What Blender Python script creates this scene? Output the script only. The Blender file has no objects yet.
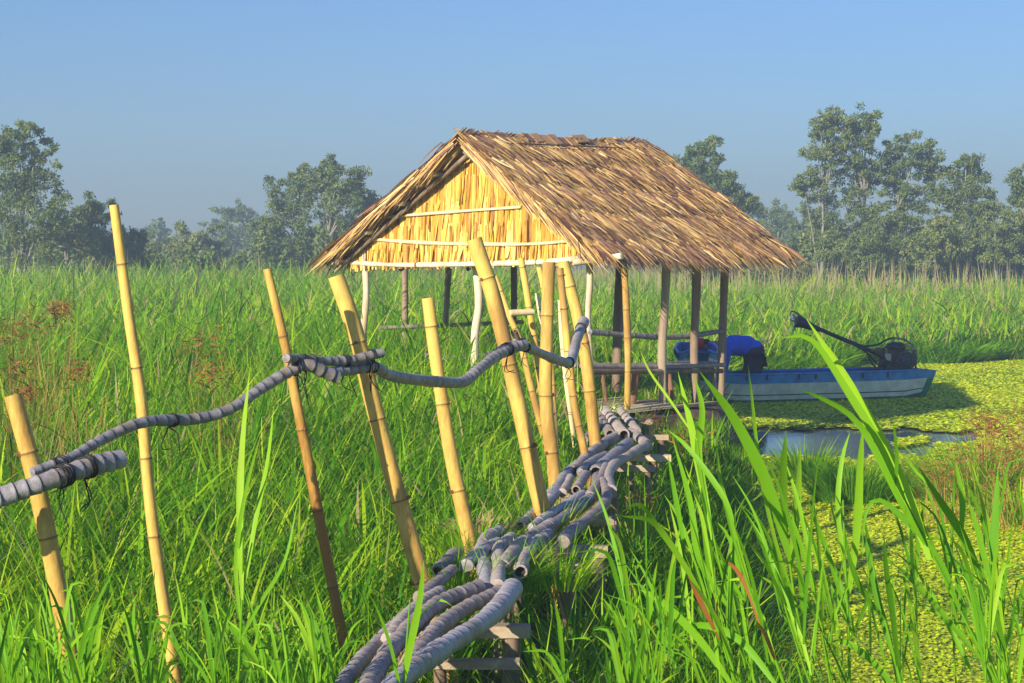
import bpy, math, random
import numpy as np
from mathutils import Vector

R = math.radians
random.seed(7)
rng = np.random.default_rng(7)
scene = bpy.context.scene
COL = scene.collection

# ------------------------------------------------------------------ camera, sky, sun, exposure
F, CX, HY, CZ = 1800.0, 512.0, 255.0, 2.55
cam_d = bpy.data.cameras.new('camera')
cam_d.sensor_width = 36.0
cam_d.lens = F / 1024 * 36
cam_d.shift_y = -(341.5 - HY) / 1024
cam_d.clip_start, cam_d.clip_end = 0.1, 3000
cam = bpy.data.objects.new('camera', cam_d)
COL.objects.link(cam)
cam.location = (0, 0, CZ)
cam.rotation_euler = (R(90), 0, 0)
scene.camera = cam

SUN = Vector((-0.555, -0.755, 0.355)).normalized()
elev = math.asin(SUN.z)
world = bpy.data.worlds.new('World')
scene.world = world
world.use_nodes = True
nt = world.node_tree
bg = nt.nodes['Background']
sky = nt.nodes.new('ShaderNodeTexSky')
sky.sky_type = 'NISHITA'
sky.sun_disc = False
sky.sun_elevation = elev
sky.sun_rotation = math.atan2(SUN.x, SUN.y)
sky.air_density = 1.2
sky.dust_density = 0.3
sky.ozone_density = 4.0
tintn = nt.nodes.new('ShaderNodeMix'); tintn.data_type = 'RGBA'; tintn.blend_type = 'MULTIPLY'
tintn.inputs[0].default_value = 1.0; tintn.inputs[7].default_value = (.60, .79, 1.16, 1)
nt.links.new(sky.outputs[0], tintn.inputs[6]); nt.links.new(tintn.outputs[2], bg.inputs[0])
bg.inputs[1].default_value = 0.069
sd = bpy.data.lights.new('sun', 'SUN')
sd.energy = 5.0
sd.angle = R(0.6)
sd.color = (1.0, 0.88, 0.66)
sun = bpy.data.objects.new('sun', sd)
COL.objects.link(sun)
sun.rotation_euler = SUN.to_track_quat('Z', 'Y').to_euler()
sun.location = SUN * 60
scene.view_settings.view_transform = 'Standard'
scene.view_settings.look = 'None'
scene.view_settings.exposure = 0.82
scene.view_settings.gamma = 1
scene.cycles.volume_max_steps = 64
scene.cycles.max_bounces = 8
scene.cycles.transparent_max_bounces = 8

# ------------------------------------------------------------------ helpers
def P(px, py, d):
    return Vector(((px - CX) * d / F, d, CZ - (py - HY) * d / F))
def PZ(px, py, z):
    """point seen at px,py on the level z"""
    return P(px, py, (CZ - z) * F / (py - HY))

def tag(o, label=None, cat=None, group=None, kind=None):
    if label: o['label'] = label
    if cat: o['category'] = cat
    if group: o['group'] = group
    if kind: o['kind'] = kind
    return o
def empty(name, loc, label, cat, group=None):
    o = bpy.data.objects.new(name, None)
    COL.objects.link(o)
    o.location = loc
    o.empty_display_size = 0.1
    return tag(o, label, cat, group)

def np_mesh(name, V, Q, attrs, mats, smooth=False, mat_idx=None):
    me = bpy.data.meshes.new(name)
    V = np.asarray(V, dtype=np.float32); Q = np.asarray(Q, dtype=np.int32)
    n = Q.shape[1]
    me.vertices.add(len(V)); me.vertices.foreach_set('co', V.ravel())
    me.loops.add(Q.size); me.loops.foreach_set('vertex_index', Q.ravel())
    me.polygons.add(len(Q)); me.polygons.foreach_set('loop_start', np.arange(0, Q.size, n, dtype=np.int32))
    if mat_idx is not None: me.polygons.foreach_set('material_index', mat_idx)
    me.update(calc_edges=True)
    for k, a in attrs.items():
        at = me.attributes.new(k, 'FLOAT', 'POINT')
        at.data.foreach_set('value', np.asarray(a, dtype=np.float32))
    for m in (mats if isinstance(mats, list) else [mats]): me.materials.append(m)
    me.polygons.foreach_set('use_smooth', [smooth] * len(Q))
    return me
def link(name, me, parent=None):
    o = bpy.data.objects.new(name, me)
    COL.objects.link(o)
    if parent is not None:
        o.parent = parent
        o.matrix_parent_inverse.identity()
        for v in (): pass
        o.location = -parent.location if parent.parent is None else (0, 0, 0)
    return o

class MB:
    def __init__(s): s.v = []; s.f = []; s.t = []; s.m = []; s.mi = []; s.sm = []
    def add(s, verts, faces, tint=0.5, mark=None, mi=0, smooth=True):
        b = len(s.v); n = len(verts)
        s.v += [tuple(v) for v in verts]
        s.f += [tuple(b + i for i in f) for f in faces]
        s.t += list(tint) if hasattr(tint, '__len__') else [tint] * n
        s.m += list(mark) if mark is not None else [0.0] * n
        s.mi += [mi] * len(faces); s.sm += [smooth] * len(faces)
    def build(s, name, mats, parent=None):
        me = bpy.data.meshes.new(name)
        me.from_pydata(s.v, [], s.f)
        for k, a in (('tint', s.t), ('mark', s.m)):
            me.attributes.new(k, 'FLOAT', 'POINT').data.foreach_set('value', a)
        for m in (mats if isinstance(mats, list) else [mats]): me.materials.append(m)
        me.polygons.foreach_set('material_index', s.mi)
        me.polygons.foreach_set('use_smooth', s.sm)
        me.update()
        return link(name, me, parent)

def spline(pts, step):
    pts = [Vector(p) for p in pts]
    if len(pts) == 2:
        n = max(2, int((pts[1] - pts[0]).length / step) + 1)
        return [pts[0].lerp(pts[1], i / (n - 1)) for i in range(n)], [i / (n - 1) for i in range(n)]
    ext = [pts[0] * 2 - pts[1]] + pts + [pts[-1] * 2 - pts[-2]]
    out, ts = [], []
    for i in range(1, len(ext) - 2):
        p0, p1, p2, p3 = ext[i - 1:i + 3]
        n = max(2, int((p2 - p1).length / step) + 1)
        for k in range(n):
            t = k / n
            out.append(0.5 * ((2 * p1) + (p2 - p0) * t + (2 * p0 - 5 * p1 + 4 * p2 - p3) * t * t + (3 * p1 - p0 - 3 * p2 + p3) * t ** 3))
            ts.append((i - 1 + t) / (len(pts) - 1))
    out.append(pts[-1]); ts.append(1.0)
    return out, ts

def tube(mb, pts, r0, r1=None, sides=10, step=0.03, rings=0.0, style=None, tint=0.5, wob=0.0, cap=True, mi=0, hollow=False):
    """style 'bamboo' = joints every `rings` m with a raised ring; 'scar' = sheath scars."""
    r1 = r0 if r1 is None else r1
    path, ts = spline(pts, step)
    dist = [0.0]
    for a, b in zip(path, path[1:]): dist.append(dist[-1] + (b - a).length)
    nodes = []
    if style:
        d = random.uniform(0.2, 0.9) * rings
        while d < dist[-1]:
            nodes.append(d)
            d += rings * random.uniform(0.8, 1.2)
    T = (path[1] - path[0]).normalized()
    ref = Vector((0, 0, 1)) if abs(T.z) < 0.9 else Vector((1, 0, 0))
    N = T.cross(ref).normalized()
    V, Fc, TT, MK = [], [], [], []
    ph = random.uniform(0, 9)
    rows = []
    for i, p in enumerate(path):
        j = min(i + 1, len(path) - 1); k = max(i - 1, 0)
        T2 = (path[j] - path[k]).normalized()
        N = (N - T2 * N.dot(T2)).normalized()
        rows.append((p, T2, N.copy(), dist[i], ts[i], 0.0, 1.0))
    if style:      # insert rings exactly at the joints
        extra = []
        for nd in nodes:
            i = max(k for k in range(len(dist)) if dist[k] <= nd)
            i = min(i, len(path) - 2)
            seg = max(1e-6, dist[i + 1] - dist[i])
            u = (nd - dist[i]) / seg
            p = path[i].lerp(path[i + 1], u); t = ts[i] + (ts[i + 1] - ts[i]) * u
            _, T2, N2 = rows[i][:3]
            e = 0.006 if style == 'bamboo' else 0.0045
            w = random.random()
            seqs = ((-1.6, 0, 1.0), (-0.7, .3, 1.05), (0, 1, 1.10), (0.7, .3, 1.05), (1.6, 0, 1.0)) if style == 'bamboo' else \
                   ((-2.4, 0, 1.04), (-0.8, -.7 * w, 1.09), (0, .6 + .4 * w, 0.95), (1.3, .4, 0.97))
            for o_, mk, rs in seqs:
                extra.append((p + T2 * e * o_, T2, N2, nd + e * o_, t, mk, rs))
        lim = [(nd - 0.012, nd + 0.012) for nd in nodes]
        rows = [r for r in rows if not any(a < r[3] < b for a, b in lim)] + extra
        rows.sort(key=lambda r: r[3])
    for (p, T2, N2, d, t, mk, rs) in rows:
        B = T2.cross(N2)
        r = (r0 + (r1 - r0) * t) * rs * (1 + wob * math.sin(d * 5 + ph) + wob * 0.5 * math.sin(d * 13 + 2 * ph))
        if style == 'scar':  # each section flares a little towards its scar
            prev = max([n for n in nodes if n <= d + 1e-6], default=0)
            r *= 1 + .035 * math.sin(prev * 97 + ph)
            r *= 0.98 + 0.025 * min(1, (d - prev) / rings)
        for s_ in range(sides):
            a = 2 * math.pi * s_ / sides
            rr = r * (1 + wob * 0.6 * math.sin(a * 2 + d * 1.5 + ph) + wob * .3 * math.sin(a * 3 + ph * 2))
            V.append(p + (N2 * math.cos(a) + B * math.sin(a)) * rr)
            TT.append(tint if not isinstance(tint, tuple) else tint[0] + (tint[1] - tint[0]) * t); MK.append(mk)
    if style == 'bamboo' and sides >= 12:   # side branch scars
        for q_, nd in enumerate(nodes):
            c_ = min(rows, key=lambda r: abs(r[3] - nd)); a = 2.4 * q_ + ph
            dN = c_[2] * math.cos(a) + c_[1].cross(c_[2]) * math.sin(a); rq = r0 + (r1 - r0) * c_[4]; pp = c_[0] + dN * rq
            sd_ = dN.cross(c_[1]); w_ = rq * random.uniform(.16, .34); h_ = rq * random.uniform(.15, .45)
            base = [pp - dN * rq * .2 + sd_ * w_ * math.cos(k) + c_[1] * w_ * 1.3 * math.sin(k) for k in (0, 1.05, 2.1, 3.14, 4.2, 5.25)]
            tp = [b_ + dN * (h_ + rq * .2) + c_[1] * -w_ * .6 + (pp - b_) * .35 for b_ in base]
            mb.add(base + tp, [(k, (k + 1) % 6, 6 + (k + 1) % 6, 6 + k) for k in range(6)] + [tuple(range(6, 12))], .4, [.3] * 6 + [.9] * 6, mi, False)
    n = len(rows)
    for i in range(n - 1):
        for s_ in range(sides):
            a = i * sides + s_; b = i * sides + (s_ + 1) % sides
            Fc.append((a, b, b + sides, a + sides))
    mb.add(V, Fc, TT, MK, mi)
    if isinstance(tint, tuple): tint = tint[0]
    if cap:
        for e, (row, sg) in enumerate(((0, -1), (n - 1, 1))):
            p, T2, N2, d, t, mk, rs = rows[row]
            ring = V[row * sides:(row + 1) * sides]
            if hollow:
                inner = [p + (q - p) * 0.72 for q in ring]
                deep = [q - T2 * sg * r0 * 1.2 for q in inner]
                vs = ring + inner + deep
                fs = []
                for s_ in range(sides):
                    b = (s_ + 1) % sides
                    fs.append((s_, b, sides + b, sides + s_)); fs.append((sides + s_, sides + b, 2 * sides + b, 2 * sides + s_))
                fs.append(tuple(range(2 * sides, 3 * sides)))
                mb.add(vs, fs, tint, [0.0] * sides + [0.35] * sides + [1.0] * sides, mi, False)
            else:
                mb.add(ring + [p + T2 * sg * r0 * 0.15], [(s_, (s_ + 1) % sides, sides) for s_ in range(sides)], tint, [0.1] * sides + [0.3], mi, False)

def box(mb, c, ax, ay, az, tint=0.5, mi=0, jit=0.0):
    c = Vector(c)
    vs = []
    for k in (-1, 1):
        for j in (-1, 1):
            for i in (-1, 1):
                v = c + Vector(ax) * i + Vector(ay) * j + Vector(az) * k
                if jit: v += Vector((random.uniform(-jit, jit) for _ in range(3)))
                vs.append(v)
    mb.add(vs, [(0, 2, 3, 1), (4, 5, 7, 6), (0, 1, 5, 4), (2, 6, 7, 3), (0, 4, 6, 2), (1, 3, 7, 5)], tint, None, mi, False)

def blades(Pb, Dr, L, W, S, bend, segs, tint, prof=None):
    """N thin strips. Pb base, Dr unit direction, L length, W width, S unit side vector, bend (N,3) quadratic offset."""
    N = len(Pb)
    ts = np.linspace(0, 1, segs + 1)
    if prof is None: prof = lambda t: np.interp(t, [0, .25, .6, 1], [.7, 1, .75, .04])
    V = np.empty((N, segs + 1, 2, 3), np.float32)
    for i, t in enumerate(ts):
        c = Pb + Dr * (L * t)[:, None] + bend * (t * t)
        h = S * (W * 0.5 * prof(t))[:, None]
        V[:, i, 0] = c - h; V[:, i, 1] = c + h
    base = (np.arange(N) * (segs + 1) * 2)[:, None]
    q = []
    for i in range(segs):
        q.append(base + np.array([2 * i, 2 * i + 1, 2 * i + 3, 2 * i + 2]))
    Q = np.stack(q, 1).reshape(-1, 4)
    return V.reshape(-1, 3), Q, np.repeat(tint, (segs + 1) * 2)
def merge(parts):
    Vs, Qs, Ts, b = [], [], [], 0
    for v, q, t in parts:
        Vs.append(v); Qs.append(q + b); Ts.append(t); b += len(v)
    return np.concatenate(Vs), np.concatenate(Qs), np.concatenate(Ts)
def unit(a): return a / np.maximum(1e-9, np.linalg.norm(a, axis=1))[:, None]
def wav(x, y, s=1.0, o=0.0):
    return (np.sin(x * 1.7 * s + o) * np.cos(y * 1.3 * s - o * 2) + np.sin(x * .63 * s - y * .91 * s + 3 * o) + np.sin(x * 3.1 * s + y * 2.3 * s + o * 5) * .6) / 2.6

# ------------------------------------------------------------------ materials
def mat(name): 
    m = bpy.data.materials.new(name); m.use_nodes = True
    return m, m.node_tree, m.node_tree.nodes['Principled BSDF']
def ramp(nt, stops, interp='LINEAR'):
    r = nt.nodes.new('ShaderNodeValToRGB'); r.color_ramp.interpolation = interp
    e = r.color_ramp.elements
    while len(e) < len(stops): e.new(0.5)
    for el, (p, c) in zip(e, stops): el.position = p; el.color = (*c, 1)
    return r
def attr(nt, name):
    a = nt.nodes.new('ShaderNodeAttribute'); a.attribute_name = name
    return a.outputs['Fac']
def math_n(nt, op, a, b, clamp=False):
    n = nt.nodes.new('ShaderNodeMath'); n.operation = op; n.use_clamp = clamp
    for i, x in enumerate((a, b)):
        if isinstance(x, (int, float)): n.inputs[i].default_value = x
        else: nt.links.new(x, n.inputs[i])
    return n.outputs[0]
def noise(nt, scale, detail=4, vec=None, rough=.6):
    n = nt.nodes.new('ShaderNodeTexNoise'); n.inputs['Scale'].default_value = scale
    n.inputs['Detail'].default_value = detail; n.inputs['Roughness'].default_value = rough
    if vec is None: vec = nt.nodes.new('ShaderNodeTexCoord').outputs['Object']
    nt.links.new(vec, n.inputs['Vector'])
    return n.outputs['Fac']
def mapped(nt, sc):
    c = nt.nodes.new('ShaderNodeTexCoord'); m = nt.nodes.new('ShaderNodeMapping')
    m.inputs['Scale'].default_value = sc
    nt.links.new(c.outputs['Object'], m.inputs['Vector'])
    return m.outputs[0]
def mixc(nt, f, a, b, mode='MIX'):
    n = nt.nodes.new('ShaderNodeMix'); n.data_type = 'RGBA'; n.blend_type = mode
    if isinstance(f, (int, float)): n.inputs[0].default_value = f
    else: nt.links.new(f, n.inputs[0])
    for i, x in ((6, a), (7, b)):
        if isinstance(x, tuple): n.inputs[i].default_value = (*x, 1)
        else: nt.links.new(x, n.inputs[i])
    return n.outputs[2]
def bump(nt, b, h, s=0.5, d=0.01):
    n = nt.nodes.new('ShaderNodeBump'); n.inputs['Strength'].default_value = s; n.inputs['Distance'].default_value = d
    nt.links.new(h, n.inputs['Height']); nt.links.new(n.outputs[0], b.inputs['Normal'])

def leaf_mat(name, stops, trans=0.35, rough=0.45, var=0.25, scale=3.0, spec=0.35):
    m, nt, b = mat(name)
    r = ramp(nt, stops)
    t = attr(nt, 'tint')
    if var:
        nz = noise(nt, scale, 2)
        t = math_n(nt, 'ADD', t, math_n(nt, 'MULTIPLY', math_n(nt, 'SUBTRACT', nz, 0.5), var), True)
    nt.links.new(t, r.inputs[0])
    nt.links.new(r.outputs[0], b.inputs['Base Color'])
    b.inputs['Roughness'].default_value = rough
    b.inputs['Specular IOR Level'].default_value = spec
    if trans:
        tr = nt.nodes.new('ShaderNodeBsdfTranslucent')
        nt.links.new(r.outputs[0], tr.inputs['Color'])
        mx = nt.nodes.new('ShaderNodeMixShader'); mx.inputs[0].default_value = trans
        nt.links.new(b.outputs[0], mx.inputs[1]); nt.links.new(tr.outputs[0], mx.inputs[2])
        nt.links.new(mx.outputs[0], nt.nodes['Material Output'].inputs['Surface'])
    return m
M = {}
GREEN = [(0.0, (.05, .18, .008)), (0.3, (.095, .31, .010)), (.55, (.24, .50, .014)), (.78, (.50, .70, .025)), (.84, (.42, .48, .08)), (.90, (.52, .42, .18)), (.97, (.56, .46, .26)), (1.0, (.34, .13, .05))]
M['grass'] = leaf_mat('grass_blades', GREEN, .48, .5, .0, 3, .12)
M['reed'] = leaf_mat('reed_leaf', [(0, (.08, .28, .012)), (.5, (.20, .48, .018)), (.8, (.36, .62, .03)), (.9, (.42, .36, .1)), (1, (.40, .14, .04))], .45, .45, .12, 6, .18)
M['pad'] = leaf_mat('floating_pads', [(0, (.12, .26, .012)), (.25, (.45, .60, .012)), (.6, (.68, .78, .016)), (.94, (.85, .84, .03)), (1, (.55, .30, .04))], .2, .5, .3, .5)
M['weed'] = leaf_mat('red_weed', [(0, (.20, .06, .02)), (.5, (.38, .15, .04)), (1, (.34, .30, .08))], .3, .6, .2)
M['thatch'] = leaf_mat('palm_thatch', [(0, (.12, .06, .06)), (.25, (.30, .16, .11)), (.5, (.54, .33, .13)), (.75, (.72, .48, .17)), (1, (.90, .74, .38))], .08, .55, .25, 2.2)
M['gable'] = leaf_mat('palm_gable', [(0, (.28, .11, .02)), (.3, (.58, .30, .04)), (.65, (.80, .50, .07)), (1, (.90, .68, .20))], .1, .5, .15, 6)
M['crown'] = leaf_mat('tree_leaves', [(0, (.07, .12, .035)), (.4, (.15, .22, .06)), (.75, (.26, .32, .08)), (1, (.36, .36, .12))], .35, .6, .35, .35)

def wood(name, c0, c1, mark, sc=(1, 1, 1), rough=.6, nscale=9, bmp=.4, streak=None, spec=0.3):
    m, nt, b = mat(name)
    v = mapped(nt, sc)
    n1 = noise(nt, nscale, 5, v)
    n2 = noise(nt, nscale * 6, 3, v)
    f = math_n(nt, 'ADD', math_n(nt, 'MULTIPLY', n1, .75), math_n(nt, 'MULTIPLY', n2, .35))
    t = attr(nt, 'tint')
    f = math_n(nt, 'ADD', f, math_n(nt, 'MULTIPLY', math_n(nt, 'SUBTRACT', t, .5), .6), True)
    r = ramp(nt, [(0.3, c0), (0.72, c1)])
    nt.links.new(f, r.inputs[0])
    c = r.outputs[0]
    if streak:
        n3 = noise(nt, 3.2, 5, v)
        rr = ramp(nt, [(.52, (0, 0, 0)), (.66, (1, 1, 1))])
        nt.links.new(n3, rr.inputs[0])
        c = mixc(nt, math_n(nt, 'MULTIPLY', rr.outputs[0], .8), c, streak)
    mk_ = math_n(nt, 'MULTIPLY', attr(nt, 'mark'), 1.0, True)
    c = mixc(nt, mk_, c, mark)
    c = mixc(nt, math_n(nt, 'MULTIPLY', math_n(nt, 'MULTIPLY', attr(nt, 'mark'), -1.0, True), .9), c, (.62, .58, .56))
    nt.links.new(c, b.inputs['Base Color'])
    b.inputs['Roughness'].default_value = rough
    b.inputs['Specular IOR Level'].default_value = spec
    bump(nt, b, f, bmp, .006)
    return m
M['bamboo'] = wood('bamboo', (.30, .14, .03), (.72, .49, .12), (.13, .07, .03), (1, 1, .22), .55, 15, .6, (.30, .16, .05), .25)
M['bamboo_pale'] = wood('bamboo_pale', (.55, .42, .2), (.80, .68, .42), (.25, .15, .06), (1, 1, .22), .5, 7, .15)
M['culm'] = wood('ringed_culm', (.075, .068, .078), (.40, .38, .42), (.025, .02, .025), (1, 1, 1), .48, 20, .6, (.25, .19, .14), .45)
M['culm_brown'] = wood('ringed_culm_brown', (.16, .12, .11), (.46, .39, .36), (.04, .03, .03), (1, 1, 1), .6, 12, .6, (.22, .2, .22), .3)
M['post'] = wood('weathered_post', (.13, .085, .06), (.33, .24, .17), (.2, .12, .06), (1, 1, .15), .75, 10, .6, (.4, .33, .24))
M['pale_post'] = wood('peeled_post', (.50, .40, .26), (.80, .70, .52), (.25, .15, .08), (1, 1, .2), .65, 10, .4, (.4, .27, .14))
M['plank'] = wood('rough_plank', (.22, .16, .11), (.48, .38, .27), (.1, .07, .05), (.5, 1, 1), .8, 9, .6)
M['plank_pale'] = wood('pale_plank', (.36, .28, .18), (.66, .54, .36), (.1, .07, .05), (.5, 1, 1), .8, 9, .5)
M['bark'] = wood('tree_bark', (.12, .11, .09), (.28, .26, .22), (.1, .1, .1), (1, 1, .3), .8, 2, .3)
M['red_post'] = wood('reddish_post', (.12, .055, .03), (.27, .14, .08), (.1, .05, .03), (1, 1, .2), .75, 10, .5)

def simple(name, col, rough=.5, nz=.0, col2=None, scale=8, metal=0, spec=.5, bmp=0):
    m, nt, b = mat(name)
    if col2:
        r = ramp(nt, [(.38, col), (.62, col2)])
        f = noise(nt, scale, 6)
        nt.links.new(f, r.inputs[0]); nt.links.new(r.outputs[0], b.inputs['Base Color'])
        if bmp: bump(nt, b, f, bmp, .02)
    else: b.inputs['Base Color'].default_value = (*col, 1)
    b.inputs['Roughness'].default_value = rough; b.inputs['Metallic'].default_value = metal
    b.inputs['Specular IOR Level'].default_value = spec
    return m
M['rope'] = simple('black_cord', (.015, .015, .018), .7)
M['blue'] = simple('blue_paint', (.02, .17, .48), .45, col2=(.05, .28, .62), scale=5)
M['blue_deep'] = simple('deep_blue_paint', (.005, .07, .33), .5, col2=(.01, .10, .42), scale=4)
M['hull'] = simple('pale_hull_paint', (.58, .60, .52), .55, col2=(.78, .80, .70), scale=6)
M['teal'] = simple('green_hull_paint', (.01, .14, .12), .5, col2=(.02, .22, .17), scale=6)
M['dark'] = simple('dark_seam', (.04, .045, .05), .7)
M['engine'] = simple('engine_black', (.012, .013, .018), .4, col2=(.05, .055, .07), scale=30, metal=.3)
M['engine_rust'] = simple('engine_rust', (.25, .13, .05), .7, col2=(.09, .06, .04), scale=30)
M['steel'] = simple('grey_steel', (.35, .38, .44), .35, metal=.8)
M['white'] = simple('white_blade', (.75, .75, .75), .4)
M['skin'] = simple('skin', (.30, .16, .09), .5)
M['hair'] = simple('hair', (.012, .01, .009), .6)
M['shirt'] = simple('blue_shirt', (.01, .09, .66), .8, col2=(.02, .12, .80), scale=7)
M['print'] = simple('shirt_print', (.25, .4, .8), .8)
M['trousers'] = simple('dark_trousers', (.035, .035, .055), .85, col2=(.055, .05, .075), scale=8)
M['cap'] = simple('red_cap', (.65, .01, .03), .7)

# ground
m, nt, b = mat('field_soil')
r = ramp(nt, [(.3, (.035, .045, .015)), (.55, (.06, .085, .02)), (.75, (.12, .10, .05))])
f = noise(nt, 1.3, 8)
nt.links.new(f, r.inputs[0]); nt.links.new(r.outputs[0], b.inputs['Base Color']); b.inputs['Roughness'].default_value = .95
bump(nt, b, f, .8, .1)
M['soil'] = m
M['mud'] = simple('bank_mud', (.06, .04, .025), .9, col2=(.17, .11, .07), scale=7, bmp=.8)
# water
m, nt, b = mat('pond_water')
b.inputs['Base Color'].default_value = (.06, .085, .12, 1); b.inputs['Roughness'].default_value = .09
b.inputs['Specular IOR Level'].default_value = .9
bump(nt, b, noise(nt, 2.5, 3), .12, .02)
M['water'] = m
# mat sheet
m, nt, b = mat('duckweed_sheet')
r = ramp(nt, [(.25, (.16, .24, .012)), (.5, (.46, .56, .014)), (.75, (.60, .66, .02))])
f = noise(nt, 14, 6, rough=.8)
nt.links.new(f, r.inputs[0]); nt.links.new(r.outputs[0], b.inputs['Base Color']); b.inputs['Roughness'].default_value = .8
bump(nt, b, f, 1.0, .05)
M['mat'] = m

# ------------------------------------------------------------------ terrain
XL_Y = np.array([-20, 0, 10.7, 12.6, 15, 18.7, 24.2, 27, 31.7, 36, 37]); XL_X = np.array([1.3, 1.3, 1.15, 1.3, 1.6, 2.0, 2.7, 2.95, 3.1, 4.4, 4.8])
YF_X = np.array([-5, 3, 4.65, 6.9, 7.8, 12, 30, 60]); YF_Y = np.array([30, 33, 36.5, 38.5, 41.5, 43, 46, 46])
def in_water(x, y, margin=0.0):
    wob = .18 * np.sin(y * 2.3) + .1 * np.sin(y * 5.1 + 1)
    xl = np.interp(y, XL_Y, XL_X) + wob + margin
    yf = np.interp(x, YF_X, YF_Y) + .5 * np.sin(x * 1.7) - margin
    return (x > xl) & (y < yf)
WK_Y = np.array([0, 7.2, 8.2, 9.3, 11.15, 13.9, 16.25, 18.9, 22]); WK_X = np.array([-.9, -.33, -.19, -.06, .36, .72, .97, 1.34, 2.0])

def ground_z(x, y):
    w = in_water(x, y, -.15)
    z = .30 + .06 * wav(x, y, .8)
    return np.where(w, -.35, z)
xs = np.unique(np.concatenate([np.linspace(-400, -30, 16), np.linspace(-30, -8, 30), np.linspace(-8, 18, 140), np.linspace(18, 60, 40), np.linspace(60, 400, 16)]))
ys = np.unique(np.concatenate([np.linspace(-60, -4, 12), np.linspace(-4, 50, 260), np.linspace(50, 160, 40), np.linspace(160, 400, 10)]))
GX, GY = np.meshgrid(xs, ys)
GZ = ground_z(GX, GY)
V = np.stack([GX, GY, GZ], -1).reshape(-1, 3)
nx, ny = len(xs), len(ys)
I, J = np.meshgrid(np.arange(nx - 1), np.arange(ny - 1))
a = (J * nx + I).ravel()
tag(link('ground', np_mesh('ground', V, np.stack([a, a + 1, a + nx + 1, a + nx], 1), {}, M['soil'], True)), 'dark soil of the overgrown wetland field', kind='structure')

# water sheet
me = bpy.data.meshes.new('water')
me.from_pydata([(0.5, -20, 0), (90, -20, 0), (90, 60, 0), (0.5, 60, 0)], [], [(0, 1, 2, 3)]); me.materials.append(M['water'])
tag(link('water', me), 'blue open water of the weedy channel', kind='structure')

# open water hole in the floating mat
HOLE_PX = [(738, 431), (800, 429), (870, 430), (930, 431), (984, 434), (980, 441), (938, 448), (925, 456), (870, 460), (800, 462), (748, 455)]
HOLE = np.array([[PZ(x, y, 0).x, PZ(x, y, 0).y] for x, y in HOLE_PX])
ISL = np.array([[PZ(x, y, 0).x, PZ(x, y, 0).y] for x, y in [(892, 441), (915, 439), (935, 442), (915, 446), (893, 446)]])
def in_poly(x, y, poly):
    c = np.zeros(np.shape(x), bool); n = len(poly)
    for i in range(n):
        x1, y1 = poly[i]; x2, y2 = poly[(i + 1) % n]
        cond = ((y1 > y) != (y2 > y)) & (x < (x2 - x1) * (y - y1) / (y2 - y1 + 1e-12) + x1)
        c ^= cond
    return c
def in_hole(x, y):
    wx = x + .06 * np.sin(y * 9) + .05 * np.sin(x * 21); wy = y + .22 * np.sin(x * 6.3) + .12 * np.sin(x * 15)
    return in_poly(wx, wy, HOLE) & ~in_poly(wx, wy, ISL)
gx = np.arange(1.0, 32, .12); gy = np.arange(3, 47, .14)
GX, GY = np.meshgrid(gx, gy)
nx = len(gx)
V = np.stack([GX + rng.uniform(-.03, .03, GX.shape), GY + rng.uniform(-.04, .04, GX.shape), .018 + .008 * wav(GX, GY, 4)], -1).reshape(-1, 3)
I, J = np.meshgrid(np.arange(nx - 1), np.arange(len(gy) - 1))
a = (J * nx + I).ravel()
cx = V[a][:, 0] + .06; cy = V[a][:, 1] + .07
keep = in_water(cx, cy, -.2) & ~in_hole(cx, cy) & (wav(cx, cy, 2.2, 2) < .80)
a = a[keep]
sheet = link('duckweed_sheet', np_mesh('duckweed_sheet', V, np.stack([a, a + 1, a + nx + 1, a + nx], 1), {}, M['mat'], True))
tag(sheet, 'yellow green duckweed skin lying over the channel water', 'duckweed', kind='stuff')
# floating pads
parts = []
for (y0, y1, n, s) in ((5, 12, 40000, .02), (12, 22, 110000, .024), (22, 46, 150000, .042)):
    Y = rng.uniform(y0, y1, n * 2); X = rng.uniform(.8, .31 * Y + 2.5)
    k = in_water(X, Y, -.1) & ~in_hole(X, Y); X, Y = X[k], Y[k]
    n_ = len(X)
    ang = rng.uniform(0, 6.28, n_); tl = rng.uniform(-.1, .45, n_)
    Dr = unit(np.stack([np.cos(ang), np.sin(ang), tl], 1)); S = unit(np.stack([-np.sin(ang), np.cos(ang), rng.uniform(-.3, .3, n_)], 1))
    L = s * rng.uniform(.6, 1.5, n_)
    tint = np.clip(.45 + .3 * wav(X, Y, 1.1, 1) + rng.normal(0, .17, n_), 0, 1)
    parts.append(blades(np.stack([X, Y, .024 + rng.uniform(0, .02, n_)], 1), Dr, L, L * .95, S, np.zeros((n_, 3)), 2, tint, lambda t: np.interp(t, [0, .5, 1], [.5, 1, .5])))
V, Q, T = merge(parts)
tag(link('floating_weed', np_mesh('floating_weed', V, Q, {'tint': T}, M['pad'])), 'carpet of small yellow green floating leaves on the channel', 'floating weed', kind='stuff')

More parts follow.
